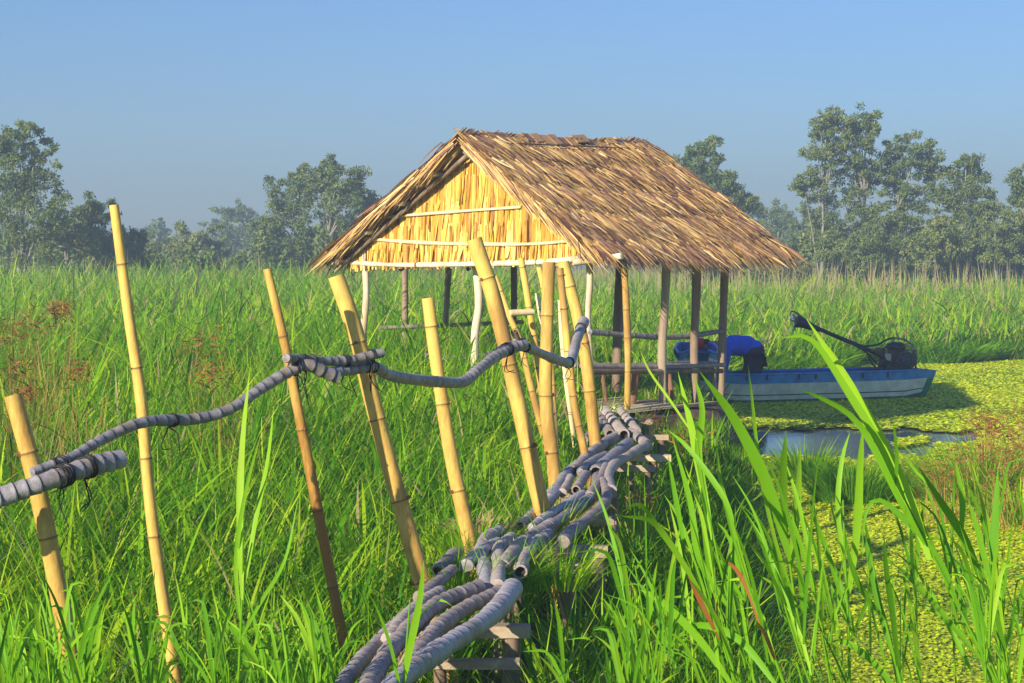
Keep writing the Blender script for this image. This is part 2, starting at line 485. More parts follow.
# ------------------------------------------------------------------ grass field
def top_z(x, y):
    xw = np.interp(y, WK_Y, WK_X)
    left = np.clip((xw - x - .35) / 2.4, 0, 1)
    right = np.clip((x - xw - .2) / .8, 0, 1)
    near = .86 + .32 * left * np.clip((y - 7) / 3, -.6, 1) - .26 * right * (y < 24)
    f1 = np.clip((y - 11) / 14, 0, 1); f2 = np.clip((y - 25) / 50, 0, 1)
    t = near + (.30 * f1) * (x < xw) + .52 * f2
    t = t + .20 * wav(x, y, .9, 1.3) * (.4 + .6 * f1) + .10 * wav(x, y, 3.1, .4)
    # low strip round the shore by the boat and hut
    sh = (y > 19) & (y < 33) & (x > .8) & (x < 4.5)
    t = np.where(sh, np.minimum(t, .62 + .1 * wav(x, y, 3)), t)
    bank = (y > 33) & (y < 50) & (x > 2.5)
    t = np.where(bank, np.minimum(t, 1.25 + .25 * wav(x, y, 1.3, 2)), t)
    return t
def excl(x, y):
    xw = np.interp(y, WK_Y, WK_X)
    walk = (np.abs(x - xw - .03) < .27) & (y < 18.5) & (rng.random(len(x)) < .93)
    d = ((x - 2.0) / 1.5) ** 2 + ((y - 22.5) / 2.2) ** 2 < 1
    return walk | d
def grass_band(y0, y1, n, w, segs, lean=.35, lmul=1.0):
    Y = np.sqrt(rng.uniform(y0 ** 2, y1 ** 2, n)); X = rng.uniform(-1, 1, n) * (.30 * Y + 1.3)
    # clumping
    cs = .34 + .016 * Y
    kx = np.round(X / cs) * cs; ky = np.round(Y / cs) * cs
    hx = np.sin(kx * 127.1 + ky * 311.7) * 43758.5; hx -= np.floor(hx); hy = np.sin(kx * 269.5 + ky * 183.3) * 43758.5; hy -= np.floor(hy)
    px = kx + (hx - .5) * cs; py = ky + (hy - .5) * cs
    m = rng.random(n) < .72
    X = np.where(m, px + rng.normal(0, cs * .16, n), X); Y = np.where(m, py + rng.normal(0, cs * .16, n), Y)
    k = ~in_water(X, Y, .05) & ~excl(X, Y) & (Y > 3.6)
    X, Y, hx, hy, px, py = X[k], Y[k], hx[k], hy[k], px[k], py[k]
    n = len(X)
    gz = ground_z(X, Y); T = top_z(X, Y)
    H = np.maximum(.15, T - gz) * (.62 + .62 * hx) * rng.uniform(.55, 1.12, n)
    leafy = rng.random(n) < .45
    z0 = np.where(leafy, gz + H * rng.uniform(.15, .7, n), gz - .02)
    L = np.where(leafy, H * rng.uniform(.35, .65, n) + .08, H * 1.08) * lmul
    az = rng.uniform(0, 6.283, n)
    ox = X - px; oy = Y - py
    ln = np.where(leafy, rng.uniform(.35, 1.1, n), rng.uniform(.02, lean, n))
    dx = np.cos(az) * ln + ox * .9 + .06; dy = np.sin(az) * ln + oy * .9
    Dr = unit(np.stack([dx, dy, np.ones(n)], 1))
    S = unit(np.stack([-np.sin(az) + rng.normal(0, .3, n), np.cos(az) + rng.normal(0, .3, n), rng.normal(0, .15, n)], 1))
    bd = np.stack([np.cos(az) * .35 * L, np.sin(az) * .35 * L, -rng.uniform(.05, .42, n) * L * np.where(leafy, 1.1, .5)], 1) * rng.uniform(.3, 1.2, n)[:, None]
    W = w * rng.uniform(.55, 1.45, n)
    patch = wav(X, Y, .55, 4) * .5 + wav(X, Y, 1.7, 2) * .3
    tint = np.clip(.44 + .12 * np.clip((Y - 18) / 40, 0, 1) + .18 * patch + .34 * (hy - .5) + rng.normal(0, .17, n), 0, .79)
    tint = np.where(rng.random(n) < .10, np.clip(tint + .25, 0, .79), tint)
    dry = rng.random(n) < np.clip(.04 + .35 * np.clip(wav(X, Y, .8, 7) - .35, 0, 1) * (Y > 11) + .05 * (Y > 30) + .13 * ((Y > 75) | ((Y > 50) & (X > 10))), 0, .5)
    tint = np.where(dry, rng.uniform(.84, .99, n), tint)
    return blades(np.stack([X, Y, z0], 1), Dr, L, W, S, bd, segs, tint)
for nm, lab, bands in (
    ('near_grass', 'lush bright green grass blades around the pole walkway', ((3.8, 9, 20000, .014, 4, .5, 1.0), (9, 16, 52000, .017, 4, .5, 1.0), (7.5, 24, 9000, .034, 4, .9, .8))),
    ('field_grass', 'tall green reed grass covering the middle of the field', ((16, 30, 90000, .025, 3, .45, 1.0), (30, 62, 90000, .05, 3, .4, 1.0))),
    ('far_grass', 'far sunlit marsh grass in front of the tree line', ((62, 150, 150000, .06, 2, .35, 1.1),))):
    V, Q, T = merge([grass_band(*b) for b in bands])
    tag(link(nm, np_mesh(nm, V, Q, {'tint': T}, M['grass'])), lab, 'grass', kind='stuff')

# ------------------------------------------------------------------ hut
hut_A = P(460, 138, 23)
ang = R(38)
RD = Vector((math.sin(ang), math.cos(ang), 0)); PD = Vector((math.cos(ang), -math.sin(ang), 0))
def along(A, d, px, py):
    k = (px - CX) / F
    t = (k * A.y - A.x) / (d.x - k * d.y)
    q = A + d * t
    return Vector((q.x, q.y, CZ + (HY - py) * q.y / F))
def px_of(v): return CX + v.x / v.y * F, HY + (CZ - v.z) / v.y * F
RF = along(hut_A, PD, 600, 256); LF = along(hut_A, -PD, 318, 264)
RR = along(hut_A, RD, 645, 146)
RE = along(RR, PD, 790, 258); LE = RR + (LF - hut_A) * .95
hut = empty('thatched_hut', (1.2, 23.5, .5), 'open bamboo shelter with palm thatched gable roof beside the boat', 'hut')
print('hut', hut_A, RF, LF, RR, RE)

def thatch_slope(A, B, C, D, n_rows, per_row, out_n):
    """A,B ridge front,rear; C,D eave front,rear."""
    parts = []
    A, B, C, D = map(np.array, (A, B, C, D))
    sag = lambda s, t: np.array([0, 0, 1.0]) * (-.10 * np.sin(np.pi * t) * 1.0)[:, None] if False else 0
    nrm = np.array(out_n)
    for k in range(n_rows):
        t0 = (k - .1) / n_rows
        n = per_row
        s = rng.uniform(-.015, 1.015, n)
        t = t0 + rng.uniform(-.04, .04, n)
        ridge = A + (B - A) * s[:, None]; eave = C + (D - C) * s[:, None]
        p = ridge + (eave - ridge) * t[:, None]
        ln = np.linalg.norm(eave - ridge, axis=1)
        dn = unit(eave - ridge)
        al = unit(D - C + np.zeros_like(dn)) if False else unit((B - A)[None, :] + np.zeros_like(dn))
        lenp = ln / n_rows * rng.uniform(1.5, 2.6, n)
        if k == n_rows - 1: lenp *= rng.uniform(.75, 1.05, n)
        sw = rng.normal(.12, .22, n)
        Dr = unit(dn + al * sw[:, None] + nrm * rng.uniform(.02, .10, n)[:, None])
        S = unit(al + nrm * rng.normal(0, .35, n)[:, None])
        W = rng.uniform(.012, .042, n)
        p = p + nrm * (rng.uniform(.0, .05, n) + .03 * math.sin(k * 2))[:, None] + np.array([0, 0, .10])[None, :] * (np.cos(np.pi * 2 * s))[:, None] * .3
        bd = np.zeros((n, 3)); bd[:, 2] = -rng.uniform(.02, .12, n) * (1.8 if k >= n_rows - 2 else 1); bd += nrm * rng.normal(0.02, .02, n)[:, None]
        tint = np.clip(rng.beta(1.2, 1.5, n) * .98 + .12 * wav(s * 9, t * 5, 1, 3), 0, 1)
        parts.append(blades(p, Dr, lenp, W, S, bd, 3, tint, lambda t: np.interp(t, [0, .3, .7, 1], [.9, 1, .7, .08])))
    return merge(parts)
def roof(name, A, B, C, D, rows, per, lab):
    e1 = (B - A).normalized(); e2 = (C - A).normalized()
    n = e1.cross(e2)
    if n.z < 0: n = -n
    V, Q, T = thatch_slope(A, B, C, D, rows, per, n)
    o = link(name, np_mesh(name, V, Q, {'tint': T}, M['thatch']), hut)
    o['label'] = lab
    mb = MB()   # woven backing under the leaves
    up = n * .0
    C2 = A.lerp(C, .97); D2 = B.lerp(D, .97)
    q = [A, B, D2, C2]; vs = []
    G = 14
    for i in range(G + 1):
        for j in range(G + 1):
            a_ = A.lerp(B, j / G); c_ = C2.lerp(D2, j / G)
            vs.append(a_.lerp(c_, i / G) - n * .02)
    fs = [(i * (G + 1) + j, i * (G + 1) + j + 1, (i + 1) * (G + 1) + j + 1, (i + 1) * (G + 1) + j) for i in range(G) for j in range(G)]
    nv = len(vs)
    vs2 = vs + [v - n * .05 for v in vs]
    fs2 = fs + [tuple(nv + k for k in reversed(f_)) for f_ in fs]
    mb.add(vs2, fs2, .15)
    b_ = mb.build('thatch_backing', M['thatch'], o)
    b_.location = (0, 0, 0)
    return o, n
r1, nR = roof('roof_slope', hut_A, RR, RF, RE, 14, 760, 'sunlit thatch slope facing the boat')
r2, nL = roof('roof_slope', hut_A, RR, LF, LE, 12, 330, 'thatch slope seen from below on the left')
# front verge: leaves ends layered along both rakes
for E, nn in ((RF, nR), (LF, nL)):
    n = 420
    t = rng.uniform(0, .85, n)
    A_, E_ = np.array(hut_A), np.array(E)
    p = A_ + (E_ - A_) * t[:, None] + np.array(RD)[None] * rng.uniform(-.06, .12, n)[:, None] + np.array(nn)[None] * rng.uniform(-.07, .03, n)[:, None]
    dn = unit((E_ - A_)[None] + np.zeros((n, 3)))
    Dr = unit(dn + np.array(RD)[None] * rng.normal(-.04, .10, n)[:, None] + np.array(nn)[None] * rng.normal(-.03, .05, n)[:, None])
    L = rng.uniform(.3, .75, n)
    V, Q, T = blades(p, Dr, L, rng.uniform(.015, .04, n), unit(np.array(nn)[None] + rng.normal(0, .5, (n, 3))), np.stack([np.zeros(n), np.zeros(n), -rng.uniform(.01, .1, n)], 1), 3, np.clip(rng.beta(2, 2, n) + .1, 0, 1))
    link('roof_verge', np_mesh('roof_verge', V, Q, {'tint': T}, M['thatch']), hut)
# ridge cap: overlapping split shingles bent over the ridge
L_r = (RR - hut_A).length
mb = MB(); e = (RR - hut_A).normalized()
dr = (RF - hut_A).normalized(); dl = (LF - hut_A).normalized()
s = -.05
while s < L_r * .97:
    w = random.uniform(.16, .32)
    up = Vector((0, 0, .06 + random.uniform(-.01, .03)))
    tl = random.uniform(-.03, .03)
    a0 = hut_A + e * s + up; a1 = hut_A + e * (s + w) + up + Vector((0, 0, tl))
    lr = random.uniform(.11, .2); ll = random.uniform(.15, .22)
    top = [a0 + dl * ll, a0 + Vector((0, 0, .02)), a0 + dr * lr, a1 + dl * ll, a1 + Vector((0, 0, .02)), a1 + dr * lr]
    bot = [v - Vector((0, 0, .018)) for v in top]
    mb.add(top + bot, [(0, 1, 4, 3), (1, 2, 5, 4), (9, 10, 7, 6), (10, 11, 8, 7), (0, 3, 9, 6), (2, 8, 11, 5), (0, 6, 7, 1), (1, 7, 8, 2), (3, 4, 10, 9), (4, 5, 11, 10)], random.uniform(.2, .65), None, 0, False)
    s += w * random.uniform(.82, .97)
mb.build('ridge_cap', M['thatch'], hut)
mb = MB()
tube(mb, [hut_A + e * .1 + dr * .2 + nR * .07, hut_A + e * L_r * .5 + dr * .23 + nR * .09, RR - e * .3 + dr * .2 + nR * .07], .012, .009, 6, .1, wob=.1, tint=.2)
mb.build('ridge_batten', M['post'], hut)

# gable wall
GA = hut_A + RD * .34
gl = along(GA, -PD, 352, 263); gr = along(GA, PD, 599, 255)
apex = along(GA, PD, 481, 154)
v_l = (gl - GA).dot(PD); v_r = (gr - GA).dot(PD); v_a = (apex - GA).dot(PD)
zb_l, zb_r, za = gl.z, gr.z, apex.z
def roofline(v): return np.where(v < v_a, np.interp(v, [v_l, v_a], [zb_l + .10, za]), np.interp(v, [v_a, v_r], [za, zb_r + .12]))
def gbot(v): return np.interp(v, [v_l, v_r], [zb_l, zb_r])
parts = []
span = za - (zb_l + zb_r) / 2
for k, (f0, f1) in enumerate(((1.02, .50), (.80, .30), (.55, .12), (.34, -.04))):
    n = 620
    v = rng.uniform(v_l + .02, v_r, n)
    zt = np.minimum(gbot(v) + span * f0, roofline(v) + .03) + rng.uniform(-.03, .02, n)
    zl = gbot(v) + span * f1 + rng.uniform(-.07, .05, n)
    L = zt - zl
    ok = L > .06
    v, zt, L = v[ok], zt[ok], L[ok]; n = len(v)
    p = np.array(GA)[None] + np.array(PD)[None] * v[:, None] - np.array(RD)[None] * (.02 + .012 * k + rng.uniform(0, .03, n))[:, None]
    p[:, 2] = zt
    Dr = unit(np.array([0, 0, -1.0])[None] + np.array(PD)[None] * rng.normal(0, .05, n)[:, None] - np.array(RD)[None] * rng.uniform(0, .05, n)[:, None])
    S = unit(np.array(PD)[None] + np.array(RD)[None] * rng.normal(0, .5, n)[:, None])
    parts.append(blades(p, Dr, L, rng.uniform(.03, .085, n), S, np.zeros((n, 3)) + np.array(RD)[None] * rng.normal(0, .02, n)[:, None], 3, np.clip(rng.beta(1.5, 1.3, n) , 0, 1), lambda t: np.interp(t, [0, .4, .85, 1], [.8, 1, .8, .35])))
V, Q, T = merge(parts)
gw = link('gable_wall', np_mesh('gable_wall', V, Q, {'tint': T}, M['gable']), hut)
gw['label'] = 'yellow dried palm leaf gable'
mb = MB()
B = lambda px, py, off=.09: along(GA - RD * off, PD if px > px_of(GA)[0] else -PD, px, py)
poly = [along(GA, -PD, 360, 259), along(GA, PD, 594, 252), along(GA, PD, 481, 158)]
mb.add([q + RD * .02 for q in poly] + [q + RD * .05 for q in poly], [(0, 1, 2), (5, 4, 3), (0, 3, 4, 1), (1, 4, 5, 2), (2, 5, 3, 0)], .35, None, 0, False)
o = mb.build('gable_backing', M['gable'], gw); o.location = (0, 0, 0)
for pts, r_, mt in (([(387, 217), (450, 212), (521, 207)], .022, 'bamboo_pale'), ([(358, 238), (410, 242), (465, 244), (530, 244), (569, 241)], .026, 'bamboo_pale')):
    mb = MB(); tube(mb, [B(x, y, .11) for x, y in pts], r_, r_ * .8, 8, .06, wob=.1, tint=.7); mb.build('gable_batten', M[mt], hut)
mb = MB(); tube(mb, [B(352, 263), B(400, 265), B(470, 264), B(540, 262), B(604, 256)], .035, .04, 8, .08, wob=.08, tint=.7)
mb.build('tie_beam', M['pale_post'], hut)
mb = MB(); tube(mb, [along(GA - RD * .2, PD, 575, 262), along(GA - RD * .2, PD, 600, 259), along(GA - RD * .2, PD, 622, 256)], .045, .045, 8, .08, wob=.05, tint=.7)
mb.build('beam_stub', M['pale_post'], hut)
# purlins poking out under both slopes, rafters on the verges
for t in (.22, .45, .68, .93):
    for E, Er, nn in ((RF, RE, nR), (LF, LE, nL)):
        a_ = hut_A.lerp(E, t) - nn * .11 + RD * .02; b_ = RR.lerp(Er, t) - nn * .11 - RD * .05
        mb = MB(); tube(mb, [a_, a_.lerp(b_, .5) - Vector((0, 0, .03)), b_], .032, .028, 7, .2, wob=.06, tint=.5); mb.build('purlin', M['pale_post'], hut)
for off in (.16, 1.5, 3.0):
    for E, nn in ((RF, nR), (LF, nL)):
        mb = MB(); tube(mb, [hut_A + RD * off - nn * .17, hut_A.lerp(E, .97) + RD * off - nn * .17], .03, .028, 7, .3, wob=.06, tint=.4); mb.build('rafter', M['post'], hut)
for dz in (0,):
    for E, Er in ((RF, RE), (LF, LE)):
        a_ = hut_A.lerp(E, .86) - Vector((0, 0, .2)); b_ = RR.lerp(Er, .86) - Vector((0, 0, .2))
        mb = MB(); tube(mb, [a_, b_], .04, .035, 7, .3, wob=.05, tint=.4); mb.build('wall_plate', M['post'], hut)
# posts: (pixel line, depth, radius px, material)
posts = [([(365, 250), (366, 300), (362, 345), (364, 372)], 24.4, 3.6, 'pale_post', 1), ([(404, 256), (405, 300), (404, 372)], 26.4, 3.4, 'post', 1),
         ([(450, 250), (447, 300), (446, 372)], 26.6, 3.4, 'post', 0), ([(475, 250), (479, 300), (475, 335), (475, 378)], 23.6, 4.6, 'pale_post', 0),
         ([(514, 250), (514, 310), (513, 372)], 26.9, 3.2, 'post', 0), ([(588, 250), (590, 280), (588, 320), (592, 388)], 22.5, 3.4, 'pale_post', 0),
         ([(621, 246), (619, 300), (616, 392)], 25.6, 5.2, 'post', 0), ([(623, 256), (626, 300), (628, 360), (627, 412)], 21.9, 3.6, 'bamboo', 0),
         ([(667, 250), (665, 300), (662, 350), (663, 411)], 22.9, 4.6, 'post', 0), ([(697, 250), (696, 300), (694, 350), (696, 404)], 23.8, 4.6, 'post', 0),
         ([(726, 250), (724, 290), (722, 350), (721, 398)], 24.6, 4.4, 'post', 0)]
for pts, d, rp, mt, ti in posts:
    mb = MB(); r_ = rp / F * d
    tube(mb, [P(x, y, d) for x, y in pts], r_, r_ * .92, 9, .08, .35 if mt == 'bamboo' else .5, 'bamboo' if mt == 'bamboo' else None, .5 + random.uniform(-.15, .15), .05)
    mb.build('post', M[mt], hut)
for pts, d0, d1, r_, mt in (([(378, 328), (430, 326), (475, 324), (523, 322)], 26.2, 26.8, .033, 'culm_brown'), ([(590, 332), (640, 336), (680, 337), (722, 331)], 22.3, 24.5, .036, 'culm'),
                            ([(425, 356), (460, 358), (503, 352)], 24, 24.4, .04, 'culm')):
    mb = MB(); n = len(pts)
    tube(mb, [P(x, y, d0 + (d1 - d0) * i / (n - 1)) for i, (x, y) in enumerate(pts)], r_, r_ * .9, 8, .08, .2, 'scar', .4, .06); mb.build('side_rail', M[mt], hut)

# bench of poles inside the hut
bench = empty('pole_bench', (1.7, 22.8, .62), 'low bench of grey poles between the shelter posts', 'bench')
for i in range(6):
    dz = random.uniform(-.012, .012)
    a_ = P(588, 367, 21.7) + Vector((-.10 * i * .8, .11 * i, dz)); b_ = P(724, 365, 24.2) + Vector((-.10 * i * .8, .11 * i, dz))
    mb = MB(); tube(mb, [a_, a_.lerp(b_, .5) + Vector((0, 0, -.02)), b_], .032, .03, 8, .08, .22, 'scar', .45, .07); mb.build('seat_pole', M['culm_brown'], bench)
mb = MB(); tube(mb, [P(592, 372, 21.6), P(722, 371, 24.1)], .035, .03, 8, .1, wob=.06, tint=.3); mb.build('front_bearer', M['post'], bench)
for (x, y0, x1, y1, d, r_, mt) in ((602, 368, 606, 402, 22, .03, 'red_post'), (636, 368, 632, 404, 22.4, .055, 'red_post'), (668, 368, 672, 400, 23.2, .04, 'red_post'), (714, 368, 712, 397, 24, .04, 'post')):
    mb = MB(); tube(mb, [P(x, y0, d + .15), P(x1, y1, d + .15)], r_, r_ * .95, 8, .1, wob=.05, tint=.55); mb.build('leg', M[mt], bench)

# mud mound and plank floor
mb = MB()
ctr = Vector((1.62, 22.7, 0)); vs, fs = [], []
NR, NA = 7, 40
for i in range(NR + 1):
    for k in range(NA):
        a_ = 2 * math.pi * k / NA; r_ = i / NR
        rr = r_ * (1 + .12 * math.sin(3 * a_) + .08 * math.sin(7 * a_))
        z = .60 - .5 * max(0, r_ - .68) / .32 + random.uniform(-.02, .02)
        vs.append(ctr + RD * (2.0 * rr * math.cos(a_)) + PD * (.95 * rr * math.sin(a_)) + Vector((0, 0, z)))
for i in range(NR):
    for k in range(NA):
        fs.append((i * NA + k, i * NA + (k + 1) % NA, (i + 1) * NA + (k + 1) % NA, (i + 1) * NA + k))
mb.add(vs, fs); tag(mb.build('mud_bank', M['mud']), 'brown trampled mud bank under the shelter', kind='structure')
floor = empty('plank_floor', (1.62, 22.7, .62), 'rough pale plank floor lying on mud inside the shelter', 'plank floor')
for i in range(8):
    v = -.78 + i * .17 + random.uniform(-.03, .03)
    a0 = random.uniform(-1.3, -.5); a1 = random.uniform(.3, 1.0)
    mb = MB(); c = ctr + PD * v + RD * (a0 + a1) / 2 + Vector((0, 0, .64 + random.uniform(0, .03)))
    t_ = random.uniform(-.04, .04)
    box(mb, c, (RD + PD * t_) * (a1 - a0) / 2, PD * random.uniform(.06, .09), Vector((0, 0, .012)), random.uniform(.2, .8), jit=.012)
    mb.build('plank', M['plank_pale'], floor)

# ------------------------------------------------------------------ bamboo stakes
G_ST = 'bamboo stakes along the left of the walkway'
stakes = [  # px line top->bottom, depth, radius px top, bottom, label, material
    ([(13, 395), (40, 500), (76, 683)], 7.0, 9.5, 11, 'thick short bamboo stake at the far left edge under the grey rail', 'bamboo'),
    ([(114, 205), (128, 310), (141, 400), (152, 520), (176, 683)], 7.7, 5.2, 7.5, 'tallest thin bamboo stake, rising well above the rail on the left', 'bamboo'),
    ([(267, 269), (284, 340), (304, 440), (345, 650)], 8.4, 4.6, 6.5, 'slim bamboo stake with a browned lower half, third from left', 'bamboo'),
    ([(336, 276), (356, 335), (380, 430), (421, 578)], 8.9, 9, 10, 'thick bamboo stake leaning left where two rails are lashed', 'bamboo'),
    ([(428, 298), (436, 360), (450, 450), (466, 525)], 10.2, 7, 8, 'short pale stake whose flat top ends just above the rail', 'bamboo'),
    ([(474, 239), (494, 300), (513, 380), (541, 505)], 11.0, 8.5, 9.5, 'thickest bamboo stake leaning left against the thatched gable', 'bamboo'),
    ([(549, 262), (547, 330), (546, 400), (553, 465)], 13.0, 7, 7.5, 'upright bamboo stake just right of the thickest leaning one', 'bamboo'),
    ([(563, 262), (576, 310), (586, 360), (594, 430)], 15.0, 6.5, 6.8, 'bamboo stake bent right, carrying the rail end nearest the shelter', 'bamboo'),
    ([(560, 268), (566, 330), (574, 400), (585, 455)], 14.2, 4, 4.6, 'slender bamboo stake crossing behind the one carrying the rail end', 'bamboo'),
    ([(495, 276), (509, 315), (520, 342), (532, 390)], 15.6, 3, 4, 'thin leaning stake at the left end of the short cross rung', 'bamboo'),
    ([(521, 258), (528, 300), (535, 345), (540, 380)], 15.8, 3.6, 3.8, 'thin bamboo stake at the right end of the short cross rung', 'bamboo'),
    ([(539, 267), (544, 290), (549, 330), (552, 380)], 16.4, 3.2, 3.4, 'thin stake half hidden behind the upright bamboo stake', 'bamboo'),
    ([(537, 293), (541, 320), (545, 350), (549, 385)], 16.0, 2.6, 2.8, 'shortest thin stake standing between the rung and the upright stake', 'bamboo_pale'),
    ([(560, 300), (562, 340), (566, 380), (570, 410)], 17.0, 2.6, 2.8, 'thin pale stake low behind the crossing stakes', 'bamboo_pale'),
]
for i, (pts, d, ra, rb, lab, mt) in enumerate(stakes):
    w = [P(x, y, d) for x, y in pts]
    dirn = (w[-1] - w[-2]).normalized()
    if w[-1].z > .1: w.append(w[-1] + dirn * ((w[-1].z - .05) / max(.3, -dirn.z)))
    t = (random.uniform(.55, .95), random.uniform(.2, .5)) if i != 2 else (.6, -.3)
    mb = MB(); tube(mb, w, ra / F * d * .92, rb / F * d * .92, 14, .05, (.36, .42, .40, .45, .42, .50)[min(i, 5)] if i < 8 else .3, 'bamboo', t, .025, hollow=True)
    o = mb.build('bamboo_stake', M[mt]); tag(o, lab, 'bamboo stake', G_ST)
mb = MB(); tube(mb, [P(510, 313, 15.5), P(533, 312, 15.6)], .028, .028, 8, .05, .2, None, .5, .04)
tag(mb.build('cross_rung', M['bamboo_pale']), 'short pale rung tied between two thin stakes before the shelter', 'rung')

# ------------------------------------------------------------------ handrail poles
G_RL = 'grey ringed poles forming the handrail'
def rail(pts, r0, r1, lab, ties=(), hollow=True):
    w = [P(x, y, d) for x, y, d in pts]
    r0 *= .88; r1 *= .88
    mb = MB(); tube(mb, w, r0, r1, 14, .03, .06, 'scar', random.uniform(.4, .6), .045, hollow=False)
    o = tag(mb.build('handrail_pole', M['culm']), lab, 'handrail pole', G_RL)
    path, ts = spline(w, .02)
    for u, k in ties:
        i = min(len(path) - 2, int(u * len(path)))
        T = (path[i + 1] - path[i]).normalized(); N = T.cross(Vector((0, 0, 1))).normalized(); B_ = T.cross(N)
        mb = MB(); rr = (r0 + (r1 - r0) * u) * 1.12
        for q in range(k):
            off = random.uniform(-.035, .035); sk = random.uniform(-.02, .02)
            ring = [path[i] + T * (off + sk * math.cos(a_)) + (N * math.cos(a_) + B_ * math.sin(a_)) * rr * random.uniform(.99, 1.05) for a_ in np.linspace(0, 2 * math.pi, 14)]
            tube(mb, ring, .0035, .0035, 5, .03, cap=False)
        for q in range(2):
            tube(mb, [path[i] - Vector((0, .01, rr)), path[i] + Vector((random.uniform(-.03, .04), -.01, -rr - random.uniform(.03, .10))), path[i] + Vector((random.uniform(-.05, .07), 0, -rr - random.uniform(.08, .16)))], .003, .002, 4, .02)
        mb.build('lashing', M['rope'], o)
    return o
rail([(-60, 516, 6.6), (-5, 499, 6.75), (45, 482, 6.85), (85, 468, 7.0), (121, 459, 7.15)], .045, .042, 'thickest grey rail entering at the left edge with blunt cut end', [(.62, 6), (.75, 4)])
rail([(32, 472, 6.95), (70, 458, 7.1), (105, 438, 7.3), (145, 422, 7.5), (195, 419, 7.75), (230, 409, 7.9), (262, 388, 8.1), (290, 371, 8.25), (307, 365, 8.3), (322, 371, 8.35), (337, 377, 8.4)], .022, .034, 'longest wavy grey rail climbing across the two left stakes', [(.08, 5), (.42, 2), (.86, 3)])
rail([(286, 358, 8.2), (310, 360, 8.4), (345, 361, 8.6), (382, 353, 8.75)], .022, .029, 'short grey rail lying on top where the long rails overlap', [(.28, 3), (.68, 4), (.9, 2)])
rail([(330, 372, 8.5), (352, 370, 8.65), (374, 367, 8.8), (392, 376, 9.1), (430, 381, 9.7), (462, 382, 10.1), (476, 372, 10.3), (500, 353, 10.7), (524, 343, 10.9)], .026, .040, 'sagging grey rail in front of the short pale stake', [(.12, 3), (.93, 5)])
rail([(516, 343, 10.95), (540, 353, 11.9), (560, 361, 12.8), (570, 362, 13.4), (574, 350, 13.8), (578, 336, 14.3), (584, 321, 14.8)], .030, .046, 'grey rail kinking upwards to its free end beside the shelter', [(.08, 3), (.6, 3), (.93, 2)])
mb = MB(); tube(mb, [P(515, 331, 10.8), P(519, 341, 10.85)], .014, .014, 8, .02, hollow=True, tint=.2)
tag(mb.build('bamboo_peg', M['post']), 'tiny dark hollow peg tied on the rail by the thickest stake', 'peg')

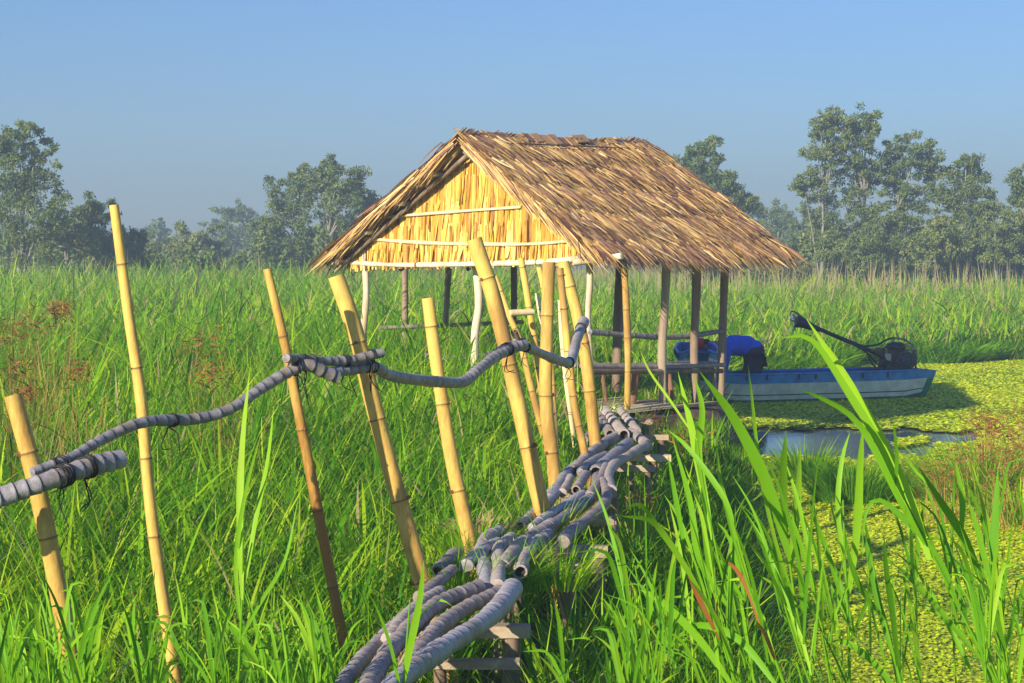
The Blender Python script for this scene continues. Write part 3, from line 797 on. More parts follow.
# ------------------------------------------------------------------ walkway poles
G_WK = 'grey ringed poles laid as the walkway'
def wz(py): return .955
wk = [
    ([(330, 700), (350, 674), (366, 655), (392, 628), (415, 609)], 9, 'culm', 'outermost left pole of the nearest walkway bundle'),
    ([(352, 720), (376, 672), (392, 648), (424, 615), (446, 600), (479, 588)], 10.5, 'culm', 'second pole from left in the nearest bundle, with upturned end'),
    ([(372, 720), (400, 680), (418, 653), (438, 628), (468, 607), (500, 592)], 10, 'culm', 'third pole from left in the nearest bundle, ringed with pale scars'),
    ([(350, 740), (396, 683), (443, 648), (476, 627), (500, 606), (513, 588)], 12, 'culm', 'thickest right hand pole of the nearest bundle, resting on the trestle end'),
    ([(438, 572), (446, 563), (456, 553)], 8, 'culm_brown', 'short pole stub sunk in grass left of the walkway middle'),
    ([(420, 598), (436, 584), (452, 570)], 8, 'culm_brown', 'brownish pole end showing through grass behind the nearest bundle'),
    ([(486, 590), (485, 572), (481, 556), (486, 540), (500, 531)], 9, 'culm', 'grey pole curving through grass in the overgrown middle'),
    ([(497, 586), (499, 567), (499, 550), (512, 538)], 8, 'culm_brown', 'brown pole next to the curved one in the overgrown middle'),
    ([(520, 572), (524, 558), (534, 545), (548, 536)], 8.5, 'culm_brown', 'hollow ended brown pole right of the overgrown middle'),
    ([(466, 566), (480, 553), (497, 543)], 8, 'culm', 'short grey pole left in the overgrown middle'),
    ([(520, 526), (538, 511), (549, 502), (558, 490)], 6, 'culm', 'leftmost pole of the second bundle, thin and blue grey'),
    ([(532, 528), (547, 517), (562, 508), (583, 494)], 6, 'culm', 'second pole from left of the second bundle'),
    ([(544, 534), (555, 524), (571, 513), (589, 500), (597, 488), (598, 478)], 7.5, 'culm', 'thick curved middle pole of the second bundle'),
    ([(563, 542), (570, 533), (585, 521), (601, 508), (607, 495), (603, 482)], 6.8, 'culm', 'rightmost pole of the second bundle, bowed to the right'),
    ([(562, 493), (567, 485), (570, 478)], 5.5, 'culm_brown', 'short stub between the second and third bundles, at the left'),
    ([(576, 490), (582, 480), (586, 474)], 5.5, 'culm_brown', 'short brown stub between the second and third bundles, at the centre'),
    ([(572, 471), (588, 456), (602, 445), (617, 436)], 6, 'culm', 'left pole of the third bundle'),
    ([(580, 472), (592, 462), (606, 455)], 5, 'culm', 'thin pole under the left side of the third bundle'),
    ([(596, 472), (608, 460), (618, 452), (629, 442)], 7, 'culm', 'thick pole of the third bundle with open hollow end'),
    ([(611, 490), (608, 477), (614, 465), (630, 455), (646, 445)], 5.8, 'culm', 'right pole of the third bundle with a hooked lower end'),
    ([(595, 411), (602, 421), (610, 434)], 5, 'culm_brown', 'left pole of the farthest bundle by the shelter floor'),
    ([(605, 411), (613, 421), (624, 435)], 6.3, 'culm_brown', 'thick middle pole of the farthest bundle by the shelter floor'),
    ([(619, 409), (627, 419), (637, 431)], 5, 'culm_brown', 'right pole of the farthest bundle by the shelter floor'),
    ([(503, 566), (520, 545), (536, 534), (552, 524)], 8, 'culm', 'pole running under the overgrown middle towards the second bundle'),
    ([(548, 499), (558, 486), (566, 474), (578, 464)], 6, 'culm', 'pole bridging the left side of the second and third bundles'),
    ([(590, 496), (600, 480), (606, 466)], 5.5, 'culm_brown', 'short pole wedged under the right side of the second bundle'),
    ([(584, 440), (596, 430), (607, 418)], 5, 'culm_brown', 'outer left pole beside the farthest bundle'),
    ([(388, 640), (404, 618), (424, 601), (440, 592)], 8, 'culm_brown', 'brownish pole squeezed between the two left poles of the nearest bundle'),
    ([(630, 432), (638, 437), (648, 446)], 5.6, 'culm_brown', 'stub joining the farthest and third bundles on the right'),
]
for i, (pts, rp, mt, lab) in enumerate(wk):
    if random.random() < .3: mt = 'culm_brown' if 'grey' not in lab else mt
    w = []
    for k, (x, y) in enumerate(pts):
        q = PZ(x, y, .95 + (.02 if i % 2 else 0)); w.append(q)
    mid = w[len(w) // 2]; r_ = rp / F * mid.y * .84
    mb = MB(); tube(mb, w, r_ * .96, r_, 14, .03, .085 if i < 10 else .062, 'scar', random.uniform(.3, .85), .06, hollow=i in (4, 8, 10, 16, 18, 20, 21, 15))
    tag(mb.build('walkway_pole', M[mt]), lab, 'walkway pole', G_WK)

# trestles carrying the poles: pixel of the right end, and left end hidden below
G_TR = 'trestles carrying the walkway'
def trestle(xl, xr, y, z, legs, lab, r_=.035, mt='plank'):
    a_ = PZ(xl, y, z); b_ = PZ(xr, y, z)
    t = empty('walkway_trestle', ((a_.x + b_.x) / 2, (a_.y + b_.y) / 2, .2), lab, 'trestle', G_TR)
    mb = MB(); ax = (b_ - a_)
    c = (a_ + b_) / 2
    box(mb, c, ax / 2, Vector((0, r_ * 1.1, 0)), Vector((0, 0, r_ * .62)), .5, jit=.006)
    mb.build('crossbeam', M[mt], t)
    for f_, tilt in legs:
        p = a_.lerp(b_, f_)
        mb = MB(); tube(mb, [p - Vector((0, 0, r_ * .7)), Vector((p.x + tilt, p.y + .02, -.1))], r_ * .95, r_, 8, .1, wob=.04, tint=.4); mb.build('leg', M['post'], t)
trestle(400, 530, 630, .86, [(.86, -.02), (.05, 0)], 'nearest trestle with a square beam end right of the first bundle', .042)
trestle(420, 520, 664, .74, [(.2, 0)], 'low brown brace beam beneath the nearest walkway bundle', .03)
trestle(505, 607, 551, .88, [(.9, .0), (.1, 0)], 'trestle with thick beam end in the overgrown middle', .05)
trestle(490, 582, 568, .84, [(.85, 0), (.1, 0)], 'split log trestle just nearer than the thick middle beam', .045)
trestle(545, 616, 520, .86, [(.93, .0), (.1, 0)], 'trestle beneath the second bundle', .04)
trestle(560, 616, 493, .86, [(.95, .02), (.1, 0)], 'short trestle at the junction of second and third bundles', .04)
trestle(580, 671, 458, .86, [(.55, 0), (.80, .01), (.1, 0)], 'trestle with long pale beam end sticking out right of the third bundle', .035, 'plank_pale')
trestle(590, 655, 468, .84, [(.88, 0), (.1, 0)], 'darker trestle just below the long pale beam end', .035)
trestle(600, 668, 437, .87, [(.9, 0), (.1, 0)], 'trestle below the upper end of the third bundle', .035)
trestle(588, 652, 422, .87, [(.9, 0), (.1, 0)], 'farthest trestle near the shelter floor', .035)

# ------------------------------------------------------------------ moored boat
def boat(name, origin, yaw, length, halfw, ztop, label, stern_rake=.18, pitch=0.0):
    t = empty(name, origin, label, 'boat')
    t.rotation_euler = (0, -pitch, yaw)
    def wd(u):   # beam along the hull, bow at u=0
        return halfw * (np.interp(u, [0, .08, .25, .6, .9, 1], [.42, .62, .92, 1, .86, .66]))
    def sheer(u): return ztop + .10 * max(0, (.25 - u) / .25) ** 2 + .02 * u
    prof = [(0, 'b'), (.62, 'b'), (.80, 'c'), (.90, 'm'), (.98, 't1'), (1.04, 't2')]
    N = 28
    rows = []
    for i in range(N + 1):
        u = i / N; w = wd(u); zt = sheer(u); zb = -.10 + .22 * max(0, (.2 - u) / .2) ** 1.5 + .12 * max(0, (u - .9) / .1)
        H = zt - zb
        xx = u * length
        st = [(0.0, zb), (.60 * w, zb + .0 * H), (.84 * w, zb + .30 * H), (.88 * w, zb + .42 * H), (.885 * w, zb + .45 * H), (.975 * w, zb + .76 * H), (w, zt), (w - .035, zt), (w * .80 - .03, zb + .30 * H), (.55 * w, zb + .07), (0, zb + .07)]
        rake = lambda z: (z - zb) / H * (-.30 if u < .04 else (stern_rake if u > .96 else 0))
        left = [(xx + rake(z), -y, z) for y, z in reversed(st[1:-1])]
        # full ring outer right..: build as open profile from inner-left over outside to inner-right
        prof_r = [(xx + rake(z), y, z) for y, z in st]
        rows.append((prof_r, [(x_, -y_, z_) for x_, y_, z_ in prof_r]))
    mats_ = [M['teal'], M['hull'], M['dark'], M['blue'], M['blue_deep']]
    seg_m = [0, 0, 2, 1, 2, 1, 3, 4, 4, 4]
    seg_m = [0, 0, 1, 2, 1, 3, 3, 4, 4, 4]
    mb = MB(); NP = 11
    for side in (0, 1):
        vs = [v for r_ in rows for v in r_[side]]
        for sidx in range(NP - 1):
            fs = []
            for i in range(N):
                a_ = i * NP + sidx
                q = (a_, a_ + 1, a_ + NP + 1, a_ + NP)
                fs.append(q if side == 0 else q[::-1])
            mb.add(vs, fs[:-1], .5, None, seg_m[sidx], True); mb.add(vs, fs[-1:], .5, None, 0 if sidx < 5 else seg_m[sidx], True)
    for row, m_ in ((0, 4), (N, 0)):   # end plates
        outer = rows[row][0][:7]; o2 = rows[row][1][:7]
        vs = outer + o2[::-1]
        mb.add(vs, [tuple(range(len(vs)))], .5, None, m_, False)
        inner = rows[row][0][7:]; i2 = rows[row][1][7:]
        dx = .03 if row == 0 else -.03
        mb.add([(x_ + dx, y_, z_) for x_, y_, z_ in inner + i2[::-1]], [tuple(range(8))], .5, None, 4, False)
    h = mb.build('hull', mats_, t); h.location = (0, 0, 0)
    for u in (.16, .36, .56, .74):     # thwarts and ribs
        w = wd(u)
        mb = MB(); box(mb, (u * length, 0, ztop - .10), (.09, 0, 0), (0, w * .9, 0), (0, 0, .014)); s_ = mb.build('seat_plank', M['blue_deep'], t); s_.location = (0, 0, 0)
    for u in (.22, .30, .43, .50, .63, .70, .81):
        w = wd(u)
        for sg in (-1, 1):
            mb = MB(); box(mb, (u * length, sg * (w - .01), ztop - .03), (.012, 0, 0), (0, .03, 0), (0, 0, .045)); s_ = mb.build('rib', M['dark'], t); s_.location = (0, 0, 0)
    for sg in (-1, 1):
        mb = MB()
        pts = [(u * length, sg * (wd(u) - .01), sheer(u) + .012) for u in np.linspace(0.01, .99, 18)]
        tube(mb, pts, .022, .022, 6, .2); s_ = mb.build('gunwale', M['blue'], t); s_.location = (0, 0, 0)
    return t
b0 = Vector(((682 - CX) / F * 30.6, 30.6, 0)); b1 = Vector(((918 - CX) / F * 32.0, 32.0, 0))
yaw = math.atan2(b1.y - b0.y, b1.x - b0.x)
boat('motor_boat', b0, yaw, (b1 - b0).length, .50, .50, 'long narrow wooden boat, blue rim over pale hull, moored with a tail motor')
bb = Vector(((699 - CX) / F * 29.2, 29.2, .56))
boat('small_boat', bb, R(86), 2.0, .37, .34, 'small blue lined boat pulled up behind the shelter bench', pitch=R(3))

# ------------------------------------------------------------------ long tail motor
DM = 31.75
mot = empty('tail_motor', P(893, 376, DM), 'black long tail outboard engine tilted up on the boat stern', 'boat motor')
def E(x, y, dd=0): return P(x, y, DM + dd)
def part(name, mt, fn):
    mb = MB(); fn(mb); return mb.build(name, M[mt], mot)
def lump(mb, c, rx, ry, rz, seed=0, amp=.1):
    c = Vector(c); vs, fs = [], []
    NU, NV = 14, 9
    for j in range(NV + 1):
        ph = math.pi * j / NV
        for i in range(NU):
            th = 2 * math.pi * i / NU
            k = 1 + amp * math.sin(3 * th + seed) * math.sin(2 * ph + seed)
            sx = math.copysign(abs(math.cos(th)) ** .7, math.cos(th)); sy = math.copysign(abs(math.sin(th)) ** .7, math.sin(th))
            vs.append(c + Vector((rx * sx * math.sin(ph) ** .7 * k, ry * sy * math.sin(ph) ** .7 * k, rz * math.copysign(abs(math.cos(ph)) ** .7, math.cos(ph)))))
    for j in range(NV):
        for i in range(NU): fs.append((j * NU + i, j * NU + (i + 1) % NU, (j + 1) * NU + (i + 1) % NU, (j + 1) * NU + i))
    mb.add(vs, fs)
part('engine_block', 'engine', lambda mb: (box(mb, E(897, 361), (.21, 0, -.02), (0, .16, 0), (.02, 0, .17)), lump(mb, E(888, 362), .14, .17, .13), [box(mb, E(897, 350 + 3 * k), (.18 - .01 * k, 0, 0), (0, .17, 0), (0, 0, .012)) for k in range(6)]))
part('fuel_tank', 'engine', lambda mb: lump(mb, E(896, 347), .17, .15, .09, 2, .04))
part('flywheel_cover', 'engine', lambda mb: (tube(mb, [E(906, 361, -.22), E(906, 361, .2)], .17, .17, 20, .05), tube(mb, [E(906, 361, -.25), E(906, 361, -.2)], .09, .11, 16, .05)))
part('air_filter', 'engine_rust', lambda mb: lump(mb, E(880, 351, -.1), .09, .09, .06))
part('exhaust', 'engine_rust', lambda mb: tube(mb, [E(884, 356, -.14), E(878, 352, -.16), E(872, 350, -.16)], .035, .03, 8, .03))
part('drive_shaft', 'engine', lambda mb: (tube(mb, [E(806, 323), E(833, 335), E(864, 348), E(886, 359), E(902, 372)], .035, .04, 8, .08), tube(mb, [E(833, 334, -.05), E(850, 343, -.05), E(866, 352, -.05), E(880, 366, -.05), E(900, 375, -.05)], .018, .018, 6, .06)))
part('tiller_handle', 'engine', lambda mb: tube(mb, [E(836, 335, .05), E(860, 345, .05), E(876, 345, .05), E(886, 340, .05), E(895, 338, .05), E(907, 341, .05), E(915, 349, .05), E(916, 360, .05)], .02, .02, 6, .05))
part('engine_frame', 'engine', lambda mb: [tube(mb, [E(*q, s_) for q in ln], .017, .017, 6, .05) for s_ in (-.18, .18) for ln in ([(866, 351), (872, 363), (878, 369), (888, 373), (900, 375)], [(913, 350), (916, 362), (914, 375)], [(880, 358), (878, 369)], [(905, 362), (908, 375)])] + [tube(mb, [E(888, 374, -.18), E(888, 374, .18)], .02, .02, 6, .1), tube(mb, [E(914, 374, -.18), E(914, 374, .18)], .02, .02, 6, .1)])
part('fuel_hose', 'rope', lambda mb: (tube(mb, [E(889, 345, -.16), E(883, 350, -.24), E(886, 360, -.24), E(894, 366, -.2)], .012, .012, 6, .03), tube(mb, [E(900, 344, -.1), E(910, 346, -.22), E(913, 356, -.2), E(906, 368, -.2)], .012, .012, 6, .03)))
part('cylinder_fins', 'steel', lambda mb: [box(mb, E(885 + .9 * k, 357, -.17), (.006, 0, 0), (0, .03, 0), (0, 0, .06)) for k in range(7)])
part('mount', 'steel', lambda mb: tube(mb, [E(896, 372), E(896, 381)], .04, .05, 10, .05))
part('propeller_housing', 'engine', lambda mb: tube(mb, [E(796, 321), E(803, 323), E(812, 327), E(820, 330)], .12, .04, 14, .04))
part('propeller', 'steel', lambda mb: [mb.add([E(795, 321) + Vector((0, 0, 0)), E(795, 321) + Vector((-.03, .16 * math.sin(a_) + .05 * math.cos(a_), .16 * math.cos(a_) - .05 * math.sin(a_))), E(795, 321) + Vector((-.07, .2 * math.sin(a_), .2 * math.cos(a_))), E(795, 321) + Vector((.02, .16 * math.sin(a_) - .05 * math.cos(a_), .16 * math.cos(a_) + .05 * math.sin(a_)))], [(0, 1, 2, 3)]) for a_ in (-.9, 1.2, 3.3)] + [tube(mb, [E(790, 319), E(798, 322)], .02, .035, 8, .02)])
part('propeller_guard', 'engine', lambda mb: (tube(mb, [E(791, 311), E(797, 313), E(805, 320), E(812, 326)], .016, .02, 6, .03), tube(mb, [E(791, 311), E(790, 316)], .014, .012, 6, .03)))

# ------------------------------------------------------------------ person bending in the boat
DP = 31.3
per = empty('person', P(750, 403, DP), 'person bent over in the moored boat, blue shirt, dark trousers, red cap', 'person')
def skin(name, joints, edges, mt, sub=2, root=0):
    me = bpy.data.meshes.new(name)
    me.from_pydata([tuple(Vector(j[0])) for j in joints], edges, [])
    me.materials.append(mt)
    o = link(name, me, per)
    md = o.modifiers.new('skin', 'SKIN'); md.use_smooth_shade = True
    for i, j in enumerate(joints):
        sv = me.skin_vertices[0].data[i]
        rr = j[1] if isinstance(j[1], tuple) else (j[1], j[1])
        sv.radius = rr; sv.use_root = (i == root)
    s_ = o.modifiers.new('sub', 'SUBSURF'); s_.levels = sub; s_.render_levels = sub
    return o
def Q_(x, y, d=0): return P(x, y, DP + d)
hipz = Q_(755, 354)
def figure(name, chains, mt, vox=.016, lumps=()):
    mb = MB()
    for pts, rs in chains:
        for k in range(len(pts) - 1):
            tube(mb, [pts[k], pts[k + 1]], rs[k], rs[k + 1], 14, .03)
            lump(mb, pts[k], rs[k], rs[k], rs[k], 0, 0)
        lump(mb, pts[-1], rs[-1], rs[-1], rs[-1], 0, 0)
    for l in lumps: lump(mb, *l)
    o = mb.build(name, mt, per)
    r_ = o.modifiers.new('remesh', 'REMESH'); r_.mode = 'VOXEL'; r_.voxel_size = vox; r_.use_smooth_shade = True
    sm_ = o.modifiers.new('smooth', 'SMOOTH'); sm_.factor = .6; sm_.iterations = 6
    return o
hd = Q_(705.5, 345)
body_ch = [([Q_(754, 353), Q_(744, 347), Q_(731, 345), Q_(722, 345), Q_(714, 344), Q_(709, 344.5)], [.13, .12, .13, .10, .055, .06])]
for sg in (-1, 1):
    body_ch.append(([Q_(726, 347, sg * .17), Q_(724 - sg, 361, sg * .2), Q_(722 - 2 * sg, 374, sg * .17), Q_(721 - 2 * sg, 379, sg * .16)], [.055, .043, .03, .034]))
    body_ch.append(([Q_(754, 355, sg * .09), Q_(751 + 3 * sg, 378, sg * .12), Q_(754 + 3 * sg, 399, sg * .12), Q_(746 + 3 * sg, 402, sg * .12)], [.11, .065, .04, .035]))
figure('body', body_ch, M['skin'], lumps=[(hd, .115, .078, .09, 0, 0)])
figure('shirt', [([Q_(753, 349.5), Q_(745, 346), Q_(735, 345.5), Q_(726, 347)], [.17, .185, .185, .14])] +
       [([Q_(727, 347.5, sg * .14), Q_(725, 360, sg * .19), Q_(723.5, 371, sg * .17)], [.105, .085, .07]) for sg in (-1, 1)], M['shirt'])
figure('trousers', [([Q_(755, 352), Q_(754, 358)], [.17, .16])] +
       [([Q_(754.5, 355, sg * .08), Q_(749.5 + 1.5 * sg, 376, sg * .11), Q_(752, 396, sg * .11)], [.15, .12, .09]) for sg in (-1, 1)], M['trousers'])
for sg, wr in ((-1, Q_(721, 380, -.16)), (1, Q_(716, 380, .14))):   # fingers and thumb
    for k in range(5):
        mb = MB(); off = Vector(((k - 2) * .017, 0, 0)) if k else Vector((-.045, 0, .03))
        ln = (.05, .07, .078, .072, .055)[k]
        tube(mb, [wr + off, wr + off + Vector((-.008, 0, -ln * .55)), wr + off + Vector((-.03, 0, -ln))], .009, .007, 6, .01); mb.build('finger', M['skin'], per)
JS = [(Q_(756, 350), (.19, .18)), (Q_(749, 347), (.20, .19)), (Q_(738, 345.5), (.19, .19)), (Q_(727, 346.5), (.17, .19)), (Q_(720, 346), .10),
      (Q_(727, 350, -.19), .085), (Q_(726, 361, -.21), .072), (Q_(724, 370, -.19), .06), (Q_(727, 350, .19), .085), (Q_(723, 361, .21), .072), (Q_(720, 369, .18), .06)]
skin('shirt', JS, [(0, 1), (1, 2), (2, 3), (3, 4), (3, 5), (5, 6), (6, 7), (3, 8), (8, 9), (9, 10)], M['shirt'])
JT = [(Q_(756, 351), (.20, .19)), (Q_(755, 359, -.10), .15), (Q_(749, 377, -.11), .13), (Q_(751, 396, -.11), .08), (Q_(757, 359, .10), .15), (Q_(755, 377, .13), .125), (Q_(758, 396, .13), .08)]
skin('trousers', JT, [(0, 1), (1, 2), (2, 3), (0, 4), (4, 5), (5, 6)], M['trousers'])
mb = MB(); lump(mb, Q_(700.5, 343.5), .085, .09, .10, 0, 0); box(mb, Q_(698, 350), (.012, 0, .05), (0, .07, 0), (.008, 0, -.002)); mb.build('cap', M['cap'], per)
mb = MB(); lump(mb, Q_(705.5, 342.3), .085, .083, .06, 0, 0); mb.build('hair', M['hair'], per)
mb = MB(); lump(mb, Q_(704.5, 350.4), .018, .014, .02, 0, 0); mb.build('nose', M['skin'], per)
for s_ in (-1, 1):
    mb = MB(); lump(mb, Q_(707, 346, s_ * .082), .024, .012, .03, 0, 0); mb.build('ear', M['skin'], per)
# ------------------------------------------------------------------ foreground reeds
def leaf(mb_parts, pts, w, d, d1=None, tint=.5, twist=.5):
    n = len(pts); d1 = d if d1 is None else d1
    W3 = [P(x, y, d + (d1 - d) * i / (n - 1)) for i, (x, y) in enumerate(pts)]
    path, ts = spline(W3, .04)
    wd = w / F * d * .62
    vs, fs = [], []
    yawa = random.uniform(-.7, .7)
    for i, (p, t) in enumerate(zip(path, ts)):
        T = (path[min(i + 1, len(path) - 1)] - path[max(i - 1, 0)]).normalized()
        vw = Vector((math.sin(yawa + twist * t), -math.cos(yawa + twist * t), 0))
        S = T.cross(vw).normalized(); N = S.cross(T)
        h = wd * .5 * float(np.interp(t, [0, .12, .45, .8, 1], [.30, .75, 1, .6, .03]))
        vs += [p - S * h + N * h * .22, p, p + S * h + N * h * .22]
    for i in range(len(path) - 1):
        a_ = i * 3
        fs += [(a_, a_ + 1, a_ + 4, a_ + 3), (a_ + 1, a_ + 2, a_ + 5, a_ + 4)]
    mb_parts.append((vs, fs, tint))
G_RD = 'reeds in the right foreground'
def reed(lab, stem, d, leaves, r_=.006, group=G_RD, tint=.5):
    w = [P(x, y, d) for x, y in stem]
    base = w[0].copy()
    dirn = (w[0] - w[1]).normalized()
    if w[0].z > .05: w.insert(0, w[0] + dirn * min(1.5, (w[0].z - (.25 if w[0].x < 1.3 else -.1)) / max(.35, -dirn.z)))
    t = empty('reed_plant', w[0], lab, 'reed', group)
    mb = MB(); tube(mb, w, r_, r_ * .5, 7, .05, .16, 'bamboo', tint, 0); mb.build('stem', M['reed'], t)
    for L in leaves:
        pts, wpx = L[0], L[1]
        tn = L[2] if len(L) > 2 else min(.8, max(0, tint + random.uniform(-.2, .2)))
        acc = []; leaf(acc, pts, wpx, d + random.uniform(-.03, .03), d + random.uniform(-.35, .35), tn, random.uniform(-.6, .6))
        mb = MB(); mb.add(*acc[0][:2], acc[0][2]); mb.build('leaf', M['reed'], t)
reed('largest reed, its broad bent leaf crossing in front of the motor', [(1005, 700), (965, 620), (930, 550), (900, 490)], 5.6,
     [([(930, 560), (905, 490), (872, 425), (842, 372), (806, 318)], 24, .75), ([(905, 500), (880, 445), (850, 395), (812, 340), (780, 300 + 38)], 13, .6), ([(925, 545), (900, 500), (860, 425), (822, 398), (795, 388)], 12, .5),
      ([(960, 610), (940, 560), (905, 520), (880, 500), (866, 512), (862, 560)], 9, .3), ([(985, 665), (930, 600), (895, 565), (880, 560)], 14, .5), ([(895, 490), (897, 455), (893, 420)], 7, .4)])
reed('reed with a tall leaf reaching towards the shelter bench', [(752, 690), (728, 600), (706, 500), (697, 440)], 5.9,
     [([(712, 540), (700, 470), (690, 420), (678, 372)], 15, .7), ([(706, 500), (698, 450), (702, 410), (694, 375)], 14, .6), ([(720, 560), (745, 600), (730, 540), (715, 520)], 8), ([(697, 440), (670, 400), (650, 372), (640, 350)], 5, .8), ([(730, 610), (700, 560), (690, 500), (672, 436)], 12, .5)])
reed('reed leaning right to left with long leaf over the open water', [(812, 690), (795, 600), (786, 540), (770, 480)], 5.7,
     [([(790, 560), (770, 490), (735, 420), (700, 372)], 20, .5), ([(786, 540), (783, 480), (786, 430)], 14, .6), ([(790, 570), (797, 500), (800, 440)], 16, .75), ([(795, 600), (775, 540), (760, 470), (752, 400), (748, 365)], 7, .6)])
reed('reed with a browned drooping leaf at the lower left of the group', [(745, 700), (722, 640), (700, 590), (680, 540)], 5.3,
     [([(720, 640), (700, 600), (690, 575), (682, 560)], 10, 1.0), ([(735, 680), (722, 640), (716, 610), (722, 590)], 12, 1.0), ([(700, 590), (668, 540), (650, 520), (620, 516)], 12, .6), ([(690, 570), (660, 530), (640, 505), (622, 512)], 8, .5), ([(685, 550), (676, 500), (668, 455)], 9), ([(735, 690), (700, 640), (660, 600), (640, 590)], 14, .55)])
reed('reed beside it carrying two rusty leaf bases', [(790, 700), (768, 640), (750, 590), (735, 540)], 5.2,
     [([(760, 625), (748, 590), (735, 568), (722, 560)], 9, .98), ([(775, 660), (765, 635), (755, 620)], 9, 1.0), ([(750, 590), (735, 540), (720, 480), (716, 440)], 13, .6), ([(735, 540), (725, 500), (690, 450), (668, 430)], 10, .5), ([(780, 690), (740, 640), (700, 625), (675, 640)], 14, .4)])
reed('upright reed with paired vertical leaves near the open water', [(850, 700), (848, 620), (845, 560), (843, 500)], 5.8,
     [([(846, 580), (838, 510), (842, 460), (850, 432)], 9, .6), ([(848, 600), (857, 530), (860, 470), (863, 425)], 14, .65), ([(845, 560), (830, 500), (832, 455)], 11, .55), ([(850, 640), (870, 590), (868, 540), (858, 500)], 10, .35), ([(848, 620), (830, 560), (815, 520), (808, 500)], 9)])
reed('dark green reed pair of narrow leaves below the largest reed', [(905, 700), (890, 640), (880, 600), (872, 560)], 5.4,
     [([(895, 660), (880, 610), (870, 560), (862, 530)], 12, .15), ([(900, 690), (893, 620), (886, 570), (884, 535)], 11, .2), ([(885, 620), (862, 590), (850, 560), (845, 530)], 9, .3), ([(905, 700), (870, 660), (840, 640), (822, 650)], 12, .4)])  # low tint values give these leaves a darker green
reed('reed at the right edge with one broad upright blade', [(1000, 700), (998, 620), (997, 560)], 5.9,
     [([(998, 620), (994, 560), (996, 510), (998, 468)], 16, .25), ([(998, 610), (985, 560), (975, 520), (968, 500)], 10, .4), ([(1000, 660), (1020, 600), (1030, 560)], 10, .5), ([(999, 640), (980, 590), (955, 560), (940, 550)], 8, .2)])
reed('thin reed with a long leaf slanting down beside the right weeds', [(1015, 700), (990, 600), (960, 540), (935, 490)], 6.1,
     [([(985, 590), (965, 540), (940, 500), (918, 466)], 14, .4), ([(960, 540), (962, 500), (955, 460)], 12, .5), ([(1000, 640), (985, 560), (985, 500), (988, 480)], 7, .5), ([(935, 490), (915, 470), (905, 455)], 6, .5)])
# filler reeds: shorter plants, alike
rr_ = random.Random(4)
def filler(x0, d, lean, top, wlo, whi, hlo, hhi, nlo, nhi, lab, grp):
    st = [(x0, 715), (x0 + lean * .35, 660), (x0 + lean * .8, top + 40)]
    lv = []
    for q in range(rr_.randint(nlo, nhi)):
        f = rr_.uniform(.0, 1.0); bx = x0 + lean * .8 * f; by = 705 - (705 - top - 45) * f
        sx = rr_.choice((-1, -1, 1)) * rr_.uniform(4, 34) + lean * .25; h = rr_.uniform(hlo, hhi)
        dr_ = rr_.choice((0, 0, 0, .12, .3))
        lv.append(([(bx, by), (bx + sx * .3, by - h * .42), (bx + sx * .65, by - h * .78), (bx + sx * (1.1 + dr_), by - h * (1.08 - dr_))], rr_.uniform(wlo, whi), rr_.uniform(.1, .8)))
    reed(lab, st, d, lv, .0045, grp)
for k in range(30):
    filler(rr_.uniform(650, 1070), rr_.uniform(5.0, 7.2), rr_.uniform(-100, -5), rr_.uniform(500, 630), 3, 9, 60, 150, 4, 7,
           'plain bright green reed among the crowd filling the lower right corner', 'crowded small reeds at the lower right')
# left foreground blades
reed('tall pale green reed rising past the long rail at lower left', [(238, 690), (242, 600), (243, 540)], 6.2,
     [([(242, 600), (240, 510), (243, 440), (250, 368)], 13, .8), ([(244, 590), (256, 520), (268, 460), (274, 405)], 10, .7), ([(240, 620), (236, 560), (246, 490), (262, 430)], 8, .6), ([(240, 640), (262, 600), (285, 560), (298, 500)], 7, .5)], .006, 'reeds in the left foreground')
reed('reed blade standing close to the nearest walkway bundle', [(402, 700), (407, 640), (410, 600)], 5.6,
     [([(404, 683), (412, 640), (420, 600), (424, 560)], 14, .6), ([(402, 700), (392, 650), (378, 610), (366, 590)], 8, .5), ([(407, 640), (425, 610), (440, 600), (452, 606)], 6, .6)], .005, 'reeds in the left foreground')
for k in range(46):
    x0 = rr_.uniform(-30, 330) if k < 38 else rr_.uniform(570, 660)
    filler(x0, rr_.uniform(5.0, 7.4), rr_.uniform(-25, 25), rr_.uniform(600, 680), 3, 8, 40, 110, 4, 7,
           'plain green reed among the low clumps along the bottom edge', 'small reeds along the bottom edge')

# ------------------------------------------------------------------ tufts, weeds
def tuft(name, cx_, cy_, z0, n, h, spread, w, lab, cat, mt='grass', t0=.2, t1=.7, lean=.8, group=None):
    az = rng.uniform(0, 6.283, n); ln = rng.uniform(.05, lean, n)
    rad = spread * np.sqrt(rng.random(n))
    X = cx_ + np.cos(az) * rad; Y = cy_ + np.sin(az) * rad
    Dr = unit(np.stack([np.cos(az) * ln, np.sin(az) * ln, np.ones(n)], 1)); L = h * rng.uniform(.5, 1.1, n)
    S = unit(np.stack([-np.sin(az) + rng.normal(0, .4, n), np.cos(az) + rng.normal(0, .4, n), rng.normal(0, .2, n)], 1))
    bd = np.stack([np.cos(az) * .3 * L, np.sin(az) * .3 * L, -.35 * L * rng.random(n)], 1)
    V, Q, T = blades(np.stack([X, Y, np.full(n, z0)], 1), Dr, L, w * rng.uniform(.6, 1.4, n), S, bd, 4, rng.uniform(t0, t1, n))
    return tag(link(name, np_mesh(name, V, Q, {'tint': T}, M[mt])), lab, cat, group)
q = PZ(985, 500, 0); tuft('grass_tuft', q.x, q.y, 0, 900, .75, .8, .012, 'grass tuft mixed into the rust red sedge at the right edge', 'grass tuft', t0=.2, t1=.85)
